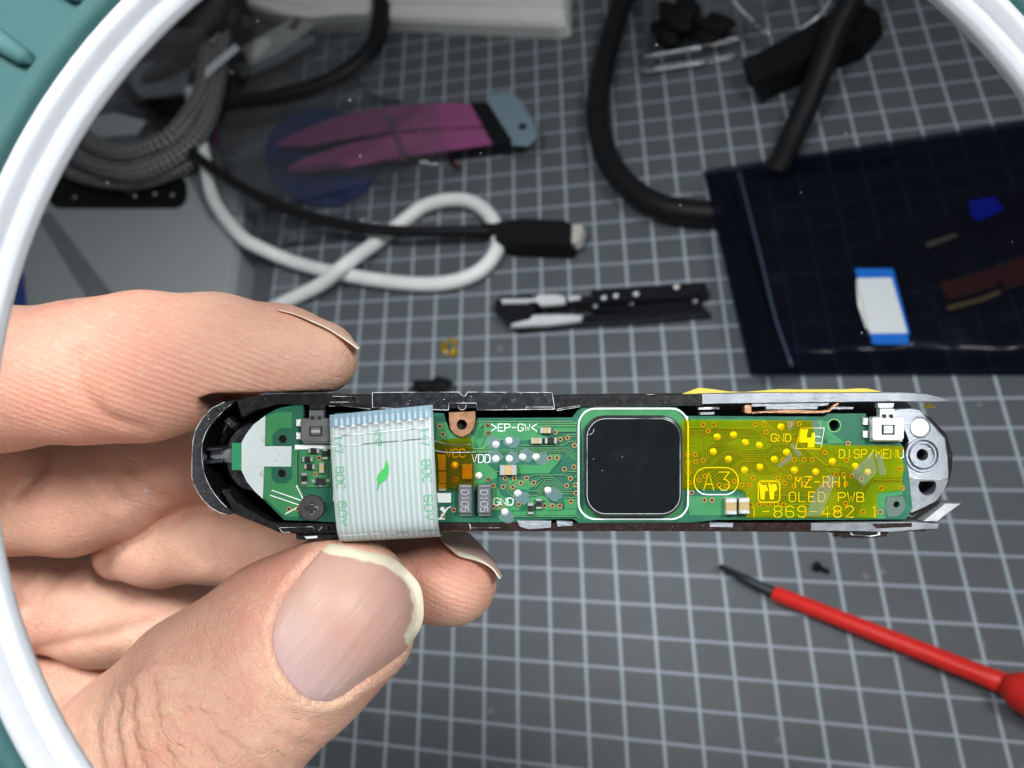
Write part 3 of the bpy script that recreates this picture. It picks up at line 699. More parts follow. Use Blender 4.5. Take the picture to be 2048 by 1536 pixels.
# ---- nails
def nail_mat():
    m = principled('nail', (0.60, 0.36, 0.31), 0.44, 0, 0.4); b = m.node_tree.nodes['Principled BSDF']
    b.inputs['Subsurface Weight'].default_value = 0.2; b.inputs['Subsurface Radius'].default_value = (1, .4, .3); b.inputs['Subsurface Scale'].default_value = 0.06
    a = N(m, 'ShaderNodeAttribute'); a.attribute_name = 'edge'; lu = N(m, 'ShaderNodeAttribute'); lu.attribute_name = 'along'
    tc = N(m, 'ShaderNodeTexCoord')
    n1 = N(m, 'ShaderNodeTexNoise'); n1.inputs['Scale'].default_value = 1.7; n1.inputs['Detail'].default_value = 3; L(m, tc.outputs['Object'], n1.inputs['Vector'])
    c1 = N(m, 'ShaderNodeMix', data_type='RGBA'); c1.inputs['A'].default_value = (0.45, 0.245, 0.215, 1); c1.inputs['B'].default_value = (0.47, 0.31, 0.235, 1); L(m, n1.outputs['Fac'], c1.inputs['Factor'])
    c2 = N(m, 'ShaderNodeMix', data_type='RGBA'); c2.inputs['B'].default_value = (0.47, 0.335, 0.34, 1); L(m, c1.outputs['Result'], c2.inputs['A'])
    mr = N(m, 'ShaderNodeMapRange'); mr.inputs['From Min'].default_value = 0.45; mr.inputs['From Max'].default_value = 0.0; mr.inputs['To Max'].default_value = 0.85; L(m, lu.outputs['Fac'], mr.inputs['Value']); L(m, mr.outputs['Result'], c2.inputs['Factor'])
    n2 = N(m, 'ShaderNodeTexNoise'); n2.inputs['Scale'].default_value = 9; L(m, tc.outputs['Object'], n2.inputs['Vector'])
    ad = N(m, 'ShaderNodeMath', operation='MULTIPLY_ADD'); L(m, n2.outputs['Fac'], ad.inputs[0]); ad.inputs[1].default_value = 0.25; L(m, a.outputs['Fac'], ad.inputs[2])
    st = N(m, 'ShaderNodeMapRange'); st.inputs['From Min'].default_value = 0.58; st.inputs['From Max'].default_value = 0.68; L(m, ad.outputs[0], st.inputs['Value'])
    c3 = N(m, 'ShaderNodeMix', data_type='RGBA'); c3.inputs['B'].default_value = (0.68, 0.61, 0.47, 1); L(m, c2.outputs['Result'], c3.inputs['A']); L(m, st.outputs['Result'], c3.inputs['Factor'])
    L(m, c3.outputs['Result'], b.inputs['Base Color'])
    # lengthwise grooves
    ac = N(m, 'ShaderNodeAttribute'); ac.attribute_name = 'across'
    cx = N(m, 'ShaderNodeCombineXYZ'); L(m, ac.outputs['Fac'], cx.inputs['X'])
    sc = N(m, 'ShaderNodeMath', operation='MULTIPLY'); L(m, lu.outputs['Fac'], sc.inputs[0]); sc.inputs[1].default_value = 0.03; L(m, sc.outputs[0], cx.inputs['Y'])
    n3_ = N(m, 'ShaderNodeTexNoise'); n3_.inputs['Scale'].default_value = 16; n3_.inputs['Detail'].default_value = 5; L(m, cx.outputs[0], n3_.inputs['Vector'])
    bp = N(m, 'ShaderNodeBump'); bp.inputs['Distance'].default_value = 0.022; bp.inputs['Strength'].default_value = 0.7; L(m, n3_.outputs['Fac'], bp.inputs['Height']); L(m, bp.outputs['Normal'], b.inputs['Normal'])
    return m
M['nail'] = nail_mat()
def hit_thumb(qx, qy):
    d = np.full(len(qx), 10.5); dirs = np.stack([(qx - 1024) / F, (768 - qy) / F, -np.ones(len(qx))], 1)
    for _ in range(60):
        s = thumb_sdf(dirs * d[:, None]); d = d + np.clip(s, -0.2, 0.5) * 0.8; d = np.minimum(d, 12.6)
    return d, dirs
outl = np.array([tuple(p) for p in catmull(NAIL, 4, True)])
cen = np.array([690.0, 1250.0]); rings = 14; V = []; edge = []; along = []; across = []
no_ = len(outl)
inner = [(626, 1126), (667, 1117), (704, 1119), (742, 1129), (779, 1147), (806, 1169), (822, 1193), (829, 1228), (828, 1262)]
K = []
for i in range(rings + 1):
    f = (i / rings) ** 0.8; K.append(cen + (outl - cen) * f)
K = np.concatenate(K)
dd, dirs = hit_thumb(K[:, 0], K[:, 1])
ax_u = np.array([0.63, -0.777]); al = (K - cen) @ ax_u / 330 + 0.5; ac = (K - cen) @ np.array([0.777, 0.63]) / 330
dE = d_poly(K[:, 0], K[:, 1], NAIL[0:10]); ed = np.clip(1 - dE / 42, 0, 1) * np.clip((al - 0.42) / 0.12, 0, 1)
sdn = d_poly(K[:, 0], K[:, 1], NAIL, True); tipk = np.clip(((K - cen) @ ax_u) / 90, -1, 1)
lift = 0.020 + 0.03 * np.clip(tipk, 0, 1) * np.clip(1 - sdn / 60, 0, 1) - 0.045 * np.exp(-(sdn / 10) ** 2) * (tipk < 0.35)
# flatten the nail plate across a little and stop it diving at the rim
dd = np.minimum(dd, 12.05) - lift
V = dirs * dd[:, None]; V2 = dirs * (dd + 0.045)[:, None]
Fc = []
for i in range(rings):
    for k in range(no_):
        k2 = (k + 1) % no_; Fc.append((i * no_ + k, (i + 1) * no_ + k, (i + 1) * no_ + k2, i * no_ + k2))
nv = len(V); Fc = [f[::-1] for f in Fc]
rim_ = [(rings * no_ + k, rings * no_ + (k + 1) % no_, nv + (k + 1) % no_, nv + k) for k in range(no_)]
VV = np.concatenate([V, V2[rings * no_:]])
men = bpy.data.meshes.new('thumbnail'); men.from_pydata(VV.tolist(), [], Fc + rim_); men.update()
for nm, arr in (('edge', ed), ('along', al), ('across', ac)):
    arr = np.concatenate([arr, arr[rings * no_:]]); q = men.attributes.new(nm, 'FLOAT', 'POINT'); q.data.foreach_set('value', arr.astype(np.float32))
link('fingernail', men, M['nail'], hand, True)['label'] = 'broad ridged thumbnail with cream free edge'
def side_nail(lower, upper, dl, du, n=40):
    A = np.array(catmull(lower, 8)); B = np.array(catmull(upper, 8)); m = min(len(A), len(B)); A, B = A[:m], B[:m]
    V = []; ed = []; rows = 7; al = []
    for j in range(rows):
        f = j / (rows - 1); d = dl + (du - dl) * f
        for i in range(m):
            p = A[i] * (1 - f) + B[i] * f; dep = d + 0.0; V.append(cpt(p[0], p[1], dep)); t = i / (m - 1)
            ed.append(0.9 if (f < 0.3 and t > 0.35) else (0.9 if t > 0.95 else 0.1)); al.append(0.9)
    Fc = [(j * m + i, j * m + i + 1, (j + 1) * m + i + 1, (j + 1) * m + i) for j in range(rows - 1) for i in range(m - 1)]
    me = bpy.data.meshes.new('fingernail'); me.from_pydata([tuple(v) for v in V], [], Fc); me.update()
    for nm, arr in (('edge', ed), ('along', al), ('across', al)):
        q = me.attributes.new(nm, 'FLOAT', 'POINT'); q.data.foreach_set('value', np.array(arr, np.float32))
    o = link('fingernail', me, [M['nailpale'], M['nailtip']], hand, True)
    for pl in me.polygons:
        if sum(ed[v] for v in pl.vertices) / len(pl.vertices) > 0.6: pl.material_index = 1
    so = o.modifiers.new('thickness', 'SOLIDIFY'); so.thickness = 0.012; so.offset = 0
    return o
side_nail([(556, 620), (590, 629), (622, 642), (658, 659), (695, 683), (717, 699)], [(552, 617), (585, 624), (619, 636), (657, 652), (697, 675), (720, 695)], 11.93, 12.10)['label'] = 'nail of the index finger seen edge-on'
side_nail([(888, 1086), (903, 1099), (919, 1112), (956, 1122), (983, 1136), (1000, 1158)], [(870, 1064), (905, 1060), (932, 1064), (957, 1086), (990, 1126), (1004, 1152)], 12.62, 13.1)['label'] = 'nail of the fingertip below the module'

# ================================================================ THE CIRCUIT MODULE
D1 = 11.9; SC = F / D1                     # 185 photo px per cm in the board plane
DX, DY = 1160.0, 920.0
DM = MC @ Matrix.Translation(Vector(cpt(DX, DY, D1)))
dev = thing('circuit_module', 'narrow open device strip with green circuit board and black square display held in the hand', 'circuit module', matrix=DM)
def lx(p): return ((p[0] - DX) / SC, (DY - p[1]) / SC)
def lp(P): return [lx(p) for p in P]
def c1(*P): return [(370 + x / 4.654, 760 + y / 4.654) for x, y in P]      # close-up measurements back to photo px
def c2(*P): return [(650 + x / 4.654, 760 + y / 4.654) for x, y in P]
def c3(*P): return [(930 + x / 5.485, 780 + y / 5.485) for x, y in P]
def c4(*P): return [(1130 + x / 5.297, 780 + y / 5.297) for x, y in P]
def c5(*P): return [(1350 + x / 5.121, 760 + y / 5.121) for x, y in P]
def c6(*P): return [(1620 + x / 4.267, 760 + y / 4.267) for x, y in P]
def plate(name, P, z0, z1, mat, parent=None, bev=0.0, holes=(), label=None, seg=1):
    V, Fc = prism_data(lp(P), z0, z1, bev, [lp(h) for h in holes], seg)
    o = mesh(name, V, Fc, mat, parent or dev)
    if label: o['label'] = label
    return o
def strokes(name, lines, w, z, mat, parent, kind=None, closed=False, label=None):
    if name in ('painted_edge_glint', 'screw_mark', 'film_sheen_line', 'outline_print', 'recess_edge') and len(lines) > 1:
        return [strokes(name, [l], w, z + 0.0004 * i, mat, parent, None, closed) for i, l in enumerate(lines)]
    parts = []
    for i, l in enumerate(lines):
        parts.append(ribbon(lp(l), w / SC / 2, z + (i % 7) * 0.0003, closed))
    V, Fc = join(parts); o = mesh(name, V, Fc, mat, parent)
    if kind: o['kind'] = kind
    if label: o['label'] = label
    return o

# --- shell ---------------------------------------------------------------
BOARD = [(464, 886)] + c1((525, 585), (570, 500), (640, 410), (750, 325), (870, 262), (1000, 236), (1100, 213)) + [(607, 834), (612, 845), (668, 845), (670, 826), (888, 826), (893, 850), (900, 866), (922, 879), (944, 866), (951, 848), (954, 836), (1145, 835), (1154, 822), (1166, 813), (1354, 814), (1373, 832), (1648, 833), (1656, 827), (1732, 827), (1736, 860), (1800, 884), (1806, 892), (1818, 945), (1825, 1016), (1812, 1039), (1640, 1040), (1436, 1040), (1384, 1045), (1158, 1046), (1146, 1038), (1036, 1040), (1030, 1045), (680, 1045), (568, 1040), (527, 999)] + c1((650, 1042), (580, 955), (525, 840)) + [(464, 940)]
OUT = [(470, 800), (500, 792), (540, 789), (1104, 790), (1400, 787), (1700, 786), (1850, 790), (1893, 835), (1912, 880), (1915, 930), (1905, 970), (1880, 1010), (1840, 1040), (1800, 1062), (900, 1064), (560, 1064), (470, 1030), (420, 1010), (398, 960), (398, 890), (430, 830)]
plate('back_plate', OUT, -0.86, -0.80, M['inner'])
top = [(474, 801), (500, 793), (530, 789), (640, 787), (668, 789), (1106, 790), (1300, 789), (1406, 788)]
toplow = [(1406, 812), (1150, 814), (1106, 816), (760, 818), (660, 812), (560, 808), (510, 822), (485, 836)]
plate('top_rail', top + toplow, -0.82, 0.03, M['black'], bev=0.012, label='speckled black upper rail')
plate('top_rail', [(1403, 787), (1500, 785), (1700, 785), (1800, 784), (1850, 787), (1880, 794), (1896, 802), (1860, 804), (1790, 803), (1403, 808)], -0.6, 0.05, M['greymetal'], bev=0.014, label='grey metal upper rail tapering to a point')
plate('side_wall', c1((355, 1012), (395, 1020), (470, 1120), (560, 1180), (700, 1260), (800, 1320), (880, 1330), (1500, 1335)) + [(1040, 1046), (1040, 1062)] + [(690, 1066), (600, 1068), (560, 1066), (520, 1049), (470, 1029), (443, 984)], -0.82, 0.0, M['black'], bev=0.012, label='black lower wall curving up at the rounded end')
plate('bottom_rail', [(880, 1046), (1850, 1044), (1850, 1062), (1700, 1064), (1300, 1062), (880, 1062)], -0.82, 0.02, M['brown'], bev=0.010, label='brown-black lower rail')
arc_o = c1((500, 178), (380, 205), (270, 258), (180, 350), (112, 465), (90, 560), (80, 700), (78, 900), (105, 985), (140, 1050), (190, 1120), (250, 1178), (330, 1225), (420, 1252), (462, 1240))
arc_i = c1((462, 1222), (400, 1180), (345, 1125), (300, 1070), (255, 1005), (215, 925), (190, 850), (172, 740), (170, 650), (178, 570), (205, 490), (250, 415), (300, 358), (370, 285), (440, 225), (500, 185))
plate('end_trim', arc_o + arc_i, -0.7, 0.06, M['chrome'], bev=0.010, label='dark chrome crescent trim round the end')
strokes('painted_edge_glint', [arc_o[1:], arc_i[1:-1]], 2.2, 0.0595, M['chromeglint'], dev)  # glints on the shell edges painted as pale strokes
# inside the rounded end
plate('button_dome', circle(496, 917, 62, 32, 76), -0.45, -0.22, M['chrome'], bev=0.09, label='dark rounded button behind the board end')
for a in (872, 944):
    plate('stop_block', [(471, a), (482, a), (483, a + 12), (471, a + 12)], -0.24, -0.12, M['black'], bev=0.006)
plate('clip', c1((360, 385), (410, 340), (495, 410), (440, 465)), -0.3, 0.02, M['chrome'], bev=0.02)
for y0 in (622, 740):
    plate('rib_bar', c1((180, y0 + 8), (345, y0), (350, y0 + 36), (180, y0 + 48)), -0.4, -0.05, M['chrome'], bev=0.018)
plate('web', c1((185, 665), (390, 640), (440, 720), (390, 790), (185, 742)), -0.5, -0.2, M['greymetal'], bev=0.02)
# bracket plate on the top side
BR = [(746, 785), (917, 784), (921, 788), (926, 792), (931, 792), (936, 784), (1104, 785), (1109, 818), (955, 820), (953, 806), (899, 806), (897, 820), (746, 815)]
plate('bracket', BR, 0.0, 0.05, M['chrome'], bev=0.006, label='dark speckled metal bracket over the upper rail')
strokes('painted_edge_glint', [BR], 1.9, 0.0505, M['chromeglint'], dev, closed=True)
strokes('painted_edge_glint', [c2((180, 235), (220, 245), (430, 270)), c2((75, 150), (310, 155), (318, 205), (60, 205)), c3((1010, 205), (1010, 225), (1255, 185), (1255, 168), (1010, 205)), c3((670, 215), (670, 185), (960, 185), (965, 215)), c2((1240, 235), (1250, 265), (1275, 278), (1305, 268), (1318, 235))], 1.6, 0.053, M['chromeglint'], dev)
plate('spring_leaf', c3((1000, 200), (1255, 165), (1260, 185), (1000, 232)), 0.005, 0.03, M['chrome'], bev=0.004)
ear = [(898, 824), (951, 822), (952, 836), (949, 856), (940, 868), (923, 875), (908, 868), (900, 856), (898, 838)]
plate('copper_ear', ear, 0.0, 0.055, M['copperear'], bev=0.012, holes=[circle(924, 849, 10.5, 18)], label='copper coloured mounting ear with round hole')
plate('ear_hole', circle(924, 849, 13, 18), -0.1, -0.06, M['hole'])
# copper spring and contacts right of the display
for P, m, z in ((c5((700, 260), (740, 250), (770, 265), (775, 335), (740, 345), (700, 330)), 'copperear', 0.04), (c5((775, 325), (1000, 310), (1180, 300), (1330, 310), (1480, 315), (1560, 300), (1610, 250), (1660, 228), (1665, 245), (1620, 270), (1575, 325), (1480, 340), (1100, 340), (930, 335), (780, 345)), 'copperear', 0.035),
                (c5((775, 240), (1580, 230), (1560, 260), (1460, 270), (1455, 300), (930, 302), (920, 270), (780, 275)), 'greymetal', 0.0), (c5((240, 280), (450, 275), (460, 300), (240, 305)), 'chromeglint', 0.0), (c5((255, 330), (415, 325), (405, 355), (265, 358)), 'greymetal', -0.05), (c6((190, 225), (370, 230), (360, 250), (180, 250)), 'greymetal', 0.0)):
    plate('contact_spring', P, z - 0.12, z + 0.02, M[m], bev=0.006)
# yellow tape standing up behind the rail
yt = [c5((100, 150), (290, 80), (420, 92), (600, 118), (760, 125), (980, 108), (1150, 94), (1300, 98), (1690, 96)), [(1700, 779), (1735, 777), (1752, 777), (1770, 781), (1788, 786)]]
plate('tape_flap', yt[0] + yt[1] + [(1788, 792), (1400, 796)], -0.32, -0.30, M['yellowpaper'])
plate('tape_flap', c6((1045, 225), (1070, 205), (1100, 205), (1150, 235), (1080, 250), (1040, 240)), -0.25, -0.235, M['yellowpaper'])
# cast end piece
END = c6((690, 262), (760, 245), (900, 238), (960, 262), (1000, 312), (1090, 400), (1168, 498), (1190, 650), (1200, 800), (1192, 862), (1150, 950), (1080, 1040), (980, 1090), (870, 1142), (862, 1000), (840, 800), (812, 640), (848, 520), (820, 450), (780, 400))
plate('end_casting', END, -0.5, -0.03, M['steel'], bev=0.02, holes=[circle(*c6((968, 640))[0], 12, 18), circle(*c6((1008, 908))[0], 18, 22)], label='silvery cast end piece with bosses and holes')
plate('casting_hole', circle(*c6((968, 640))[0], 14, 18), -0.42, -0.36, M['hole']); plate('casting_hole', circle(*c6((1008, 908))[0], 20, 22), -0.42, -0.36, M['hole'])
bc = c6((968, 640))[0]
for r0, r1, z in ((23, 27, 0.0), (31, 35, -0.005)):
    plate('boss_ring', circle(*bc, r1, 40), -0.04, z, M['steel'], bev=0.010, holes=[circle(*bc, r0, 40)])
dc = c6((940, 405))[0]
plate('dish', circle(*dc, 19, 28), -0.04, -0.012, M['silver'], bev=0.008)
strokes('recess_line', [circle(dc[0] + 2, dc[1], 20, 28)], 2.4, -0.020, M['hole'], dev, closed=True)
strokes('recess_line', [c6((985, 300), (1040, 360), (1165, 500), (1190, 660), (1196, 800))], 3.0, -0.018, M['hole'], dev)
strokes('recess_line', [circle(*bc, 29, 40)], 2.0, -0.022, M['hole'], dev, closed=True)
strokes('casting_step', [c6((840, 842), (1190, 848))], 2.4, -0.02, M['chromeglint'], dev)
plate('casting_shelf', c6((840, 850), (1190, 855), (1150, 950), (1080, 1038), (980, 1088), (866, 1140), (858, 1000)), -0.04, -0.022, M['greymetal'], bev=0.004, holes=[circle(*c6((1008, 908))[0], 18, 22)])
plate('end_band', c6((1000, 300), (1060, 330), (1190, 470), (1240, 640), (1235, 760), (1200, 900), (1100, 1050), (900, 1160), (880, 1150), (1080, 1045), (1195, 860), (1205, 800), (1195, 640), (1172, 495)), -0.6, -0.06, M['black'], bev=0.01, label='thin dark band round the cast end')
plate('broken_fin', c6((960, 1205), (1150, 1050), (1285, 1052), (1240, 1085), (1080, 1205)), -0.3, 0.02, M['silver'], bev=0.012, label='bright broken metal fin at the lower corner')
plate('lower_ledge', c6((0, 1215), (870, 1205), (1095, 1222), (1085, 1268), (940, 1275), (700, 1295), (380, 1290), (0, 1285)), -0.3, 0.03, M['greymetal'], bev=0.012, label='bent grey metal ledge')
plate('ledge_strip', c6((510, 1222), (860, 1215), (860, 1250), (560, 1262)), 0.0, 0.034, M['brown'])
plate('foot', c6((215, 1280), (340, 1290), (600, 1290), (680, 1300), (660, 1340), (560, 1348), (300, 1350), (230, 1330)), -0.5, -0.02, M['brown'], bev=0.02)
plate('foot_rim', c6((335, 1285), (600, 1290), (600, 1325), (520, 1338), (350, 1325)), -0.03, 0.0, M['chromeglint'], bev=0.004)
plate('foot_core', c6((360, 1293), (580, 1297), (575, 1318), (510, 1328), (368, 1316)), -0.02, 0.006, M['black'], bev=0.004)
plate('torn_edge', c6((280, 1365), (450, 1350), (650, 1352), (660, 1370), (560, 1388), (400, 1392), (290, 1382)), -0.4, -0.3, M['greymetal'], bev=0.01)
plate('foot', c1((1025, 1440), (1430, 1430), (1430, 1465), (1240, 1495), (1060, 1492), (1030, 1475)), -0.4, 0.0, M['black'], bev=0.02, label='small black foot under the lower wall')
plate('foot_rim', c1((1110, 1455), (1230, 1450), (1235, 1470), (1130, 1478)), -0.02, 0.008, M['chromeglint'], bev=0.004)
plate('latch', c1((875, 1365), (1340, 1355), (1345, 1400), (890, 1420)), -0.1, 0.03, M['black'], bev=0.012)
strokes('painted_edge_glint', [c1((885, 1372), (1190, 1362)), c1((885, 1378), (910, 1412), (985, 1414)), c1((1200, 1365), (1205, 1405)), c1((1280, 1360), (1250, 1400))], 1.8, 0.0308, M['chromeglint'], dev)
strokes('painted_edge_glint', [[(1404, 789), (1404, 808)], c3((60, 1470), (60, 1530)), c4((860, 47), (940, 47)), [(660, 812), (672, 812)], c2((1340, 1325), (1355, 1370), (1628, 1370))], 1.5, 0.052, M['chromeglint'], dev)
# crushed grey foil bits at the lower edge
for P in (c3((560, 1425), (950, 1430), (945, 1510), (700, 1530), (600, 1500)), c3((1000, 1430), (1180, 1440), (1190, 1490), (1010, 1500)), c5((350, 1455), (600, 1460), (590, 1510), (350, 1505))):
    plate('crushed_foil', P, -0.02, 0.026, M['steel'], bev=0.012)

# --- board ---------------------------------------------------------------
HOLES = [circle(*c1((910, 550))[0], 8, 16), circle(*c1((903, 870))[0], 8, 16), circle(*c6((205, 388))[0], 11.5, 18), circle(*c1((1405, 1175))[0], 5, 12), circle(*c6((738, 1062))[0], 6.5, 14)]
BT = 0.0
board = plate('circuit_board', BOARD, -0.10, BT, M['pcb'], bev=0.004, holes=HOLES, label='green printed circuit board with white lettering')
def bplate(name, P, z, mat, label=None, h=0.002): return plate(name, P, BT + z - h, BT + z, mat, board, label=label)
bplate('board_tab', [(464, 886), (483, 886), (483, 940), (464, 940)], 0.008, M['tab'], h=0.006)
POURS = [c1((755, 338), (870, 300), (995, 300), (995, 450), (880, 450), (815, 510), (815, 610), (755, 610)),
         c1((740, 815), (805, 815), (805, 920), (850, 960), (945, 960), (1000, 910), (1000, 640), (1035, 640), (1030, 980), (1105, 1110), (1060, 1270), (930, 1270), (735, 1090)),
         c1((1070, 655), (1400, 655), (1400, 760), (1330, 800), (1330, 990), (1080, 990)),
         c2((1040, 390), (1130, 390), (1160, 470), (1210, 520), (1230, 530), (1380, 520), (1480, 400), (1480, 520), (1400, 560), (1400, 640), (1040, 640)),
         [(1090, 844), (1150, 844), (1156, 834), (1152, 850), (1152, 862), (1100, 862), (1085, 880), (1020, 882), (990, 882), (985, 898), (960, 898), (947, 880), (955, 850), (960, 842)],
         c3((100, 800), (240, 805), (355, 915), (355, 960), (200, 1020), (100, 1030)),
         c3((590, 820), (860, 820), (920, 700), (1050, 700), (1050, 760), (920, 915), (590, 915), (380, 920), (380, 830), (590, 850)),
         c3((300, 1060), (450, 1180), (545, 1270), (630, 1325), (300, 1325), (280, 1250), (300, 1150)),
         c3((520, 1330), (660, 1330), (720, 1160), (870, 1160), (960, 1250), (1060, 1260), (1070, 1310), (1220, 1310), (1220, 1370), (520, 1375)),
         c3((1090, 1190), (1225, 1190), (1225, 1300), (1095, 1300)),
         c3((470, 985), (690, 985), (760, 1040), (690, 1100), (620, 1090), (560, 1080), (480, 1080)),
         [(1380, 838), (1530, 838), (1550, 860), (1500, 862), (1485, 856), (1380, 856)], [(1380, 870), (1400, 872), (1404, 880), (1410, 872), (1422, 872), (1430, 885), (1404, 905), (1380, 905)],
         c5((130, 1190), (650, 1190), (700, 1230), (700, 1385), (150, 1385)), c5((730, 1090), (830, 1050), (830, 1250), (1100, 1260), (1400, 1260), (1480, 1180), (1660, 1120), (1660, 1390), (730, 1390)),
         c5((500, 650), (650, 600), (900, 590), (980, 660), (930, 740), (680, 740), (640, 700), (520, 700)), c5((640, 960), (790, 950), (880, 980), (1050, 970), (1130, 1060), (1010, 1110), (700, 1060)),
         c5((1420, 500), (1560, 500), (1560, 690), (1480, 700), (1420, 660)), c6((120, 560), (330, 560), (700, 580), (790, 620), (790, 830), (520, 840), (480, 880), (400, 880), (440, 800), (320, 760), (160, 700)),
         c6((520, 880), (790, 880), (790, 980), (640, 1000), (640, 1180), (480, 1180), (400, 1170), (480, 960)), c6((0, 560), (60, 560), (80, 640), (0, 640)),
         [(1634, 838), (1655, 842), (1665, 868), (1690, 886), (1640, 888), (1640, 860)], [(1165, 818), (1350, 818), (1368, 838), (1366, 1036), (1168, 1038), (1162, 836)]]
for P in POURS: bplate('copper_pour', P, 0.003, M['pour'])
OC = []
for c in (c1((910, 550))[0], c1((903, 870))[0]):
    plate('mask_ring', circle(*c, 19, 8, a0=math.pi / 8), BT + 0.002, BT + 0.005, M['pcb'], board, holes=[circle(*c, 8.2, 16)])
    plate('hole_ring', circle(*c, 10.2, 18), BT + 0.001, BT + 0.008, M['holering'], board, holes=[circle(*c, 8.0, 16)])
    plate('locating_pin', circle(*c, 7.8, 16), -0.3, BT - 0.03, M['black'], board, bev=0.02)
plate('hole_ring', circle(*c6((205, 388))[0], 14, 20), BT + 0.001, BT + 0.007, M['trace'], board, holes=[circle(*c6((205, 388))[0], 11.6, 18)])
c_ = c6((738, 1062))[0]
plate('hole_ring', c6((660, 1000), (790, 992), (815, 1060), (800, 1120), (745, 1165), (665, 1165), (640, 1080)), BT + 0.001, BT + 0.0065, M['tapeedge'], board, holes=[circle(*c_, 6.6, 14)])
# traces
TR = [c3((560, 612), (590, 636), (1140, 636), (1220, 718)), c3((90, 640), (190, 640), (300, 545), (420, 545)), c3((90, 660), (1120, 660), (1218, 755)), c3((90, 682), (1105, 680), (1205, 775)),
      c3((800, 365), (1222, 365)), c3((830, 395), (1222, 395)), c3((1000, 465), (1040, 452), (1215, 452)), c3((1055, 535), (1095, 488), (1215, 488)), c3((590, 606), (1085, 606), (1140, 565), (1215, 565)),
      c3((1130, 524), (1160, 510), (1215, 510)), c3((1095, 872), (1130, 895), (1218, 895)), c3((690, 960), (745, 932), (1105, 932), (1150, 965)), c3((770, 1008), (830, 958), (965, 958), (1075, 1045), (1112, 1045)),
      c3((655, 1138), (700, 1108), (795, 1108), (880, 984), (960, 984), (1085, 1088), (1150, 1088), (1212, 1045)), c3((625, 1020), (690, 1020), (725, 1060), (775, 1060), (850, 985)),
      c3((800, 1132), (890, 1010), (950, 1010), (1078, 1114), (1215, 1114)), c3((700, 1160), (820, 1150), (900, 1036), (940, 1036), (1068, 1140), (1215, 1140)), c3((1090, 1180), (1228, 1180)),
      c3((455, 985), (465, 1110), (555, 1195)), c3((545, 985), (490, 1030), (490, 1090), (560, 1150)), c3((960, 1260), (900, 1205), (740, 1205)), c3((1190, 975), (1222, 940)), c3((120, 345), (1185, 345)),
      c3((530, 1385), (1240, 1385), (1260, 1410)), c1((1040, 650), (1040, 960), (1110, 1080)), c1((1075, 670), (1075, 985), (1330, 995), (1355, 960), (1355, 840), (1395, 800)), c1((1250, 770), (1330, 770), (1395, 765)), c1((1170, 840), (1240, 900)),
      c2((1380, 640), (1480, 640), (1560, 560)), c2((1380, 665), (1550, 665)), c2((1050, 520), (1130, 560)), c2((1515, 790), (1590, 850), (1628, 850)), c2((1550, 985), (1610, 1010), (1628, 1060))]
T5 = [c5((130, 520), (335, 520)), c5((130, 546), (330, 546), (362, 500), (820, 500), (930, 606), (985, 606)), c5((130, 568), (350, 568), (395, 530)), c5((130, 488), (990, 488), (1060, 560)),
      c5((320, 822), (320, 682), (352, 655), (650, 655), (700, 690)), c5((342, 832), (342, 692), (365, 675), (640, 675), (690, 715), (920, 715), (1000, 655), (1170, 655), (1260, 730), (1330, 800)),
      c5((355, 870), (520, 728), (640, 728), (682, 765), (950, 765), (1030, 705), (1075, 705), (1110, 745)), c5((372, 882), (530, 745), (632, 745), (676, 782), (955, 782), (1035, 722), (1090, 722)),
      c5((700, 580), (885, 580), (935, 622), (1160, 622)), c5((600, 905), (695, 800), (920, 800), (1005, 902), (1125, 902)), c5((615, 915), (703, 818), (912, 818), (995, 920), (1180, 920)), c5((590, 890), (640, 840), (690, 840), (700, 835), (905, 835), (985, 938), (1060, 938), (1110, 985)),
      c5((1190, 600), (1550, 860), (1600, 885), (1690, 885)), c5((1205, 590), (1560, 842), (1610, 868), (1690, 868)), c5((1300, 680), (1560, 880), (1570, 905), (1690, 905)), c5((1320, 690), (1545, 880), (1560, 925), (1690, 925)), c5((1250, 790), (1290, 860), (1490, 860), (1570, 945), (1640, 960)),
      c5((1405, 810), (1405, 770), (1370, 735)), c5((1315, 812), (1315, 780), (1280, 745)), c5((1120, 870), (1220, 815)), c5((1240, 555), (1180, 555)), c5((1440, 690), (1500, 740), (1530, 742)), c5((1560, 700), (1680, 800)), c5((130, 680), (215, 680), (240, 705), (240, 790)), c5((285, 820), (285, 610), (330, 570)),
      c5((130, 880), (190, 890), (215, 912), (300, 905)), c5((130, 900), (180, 910), (205, 930), (290, 925)), c5((840, 985), (985, 985), (1035, 1030)), c5((1000, 965), (1070, 965), (1125, 1040)), c5((730, 1180), (800, 1115), (800, 1050)), c5((1010, 1180), (1400, 1180), (1450, 1130)), c5((1130, 1275), (1370, 1275), (1450, 1200)), c5((1090, 1105), (1200, 1105)), c5((1130, 1140), (1150, 1125), (1330, 1125))]
for k in range(8): T5.append(c5((300 + k * 24, 1010 + (k % 3) * 14), (440 + k * 22, 880 + k * 9)))
T6 = [c6((30, 590), (180, 720), (250, 790)), c6((60, 590), (160, 590), (270, 690)), c6((90, 740), (130, 720), (300, 740), (400, 800)), c6((130, 760), (290, 762), (350, 812)), c6((150, 780), (260, 782), (285, 800)), c6((540, 848), (790, 850)), c6((400, 960), (540, 850)), c6((120, 940), (200, 935), (240, 905))]
strokes('copper_trace', TR + T5 + T6, 2.0, 0.0065, M['trace'], board, kind='stuff')
def shift(l, dx, dy): return [(x + dx, y + dy) for x, y in l]
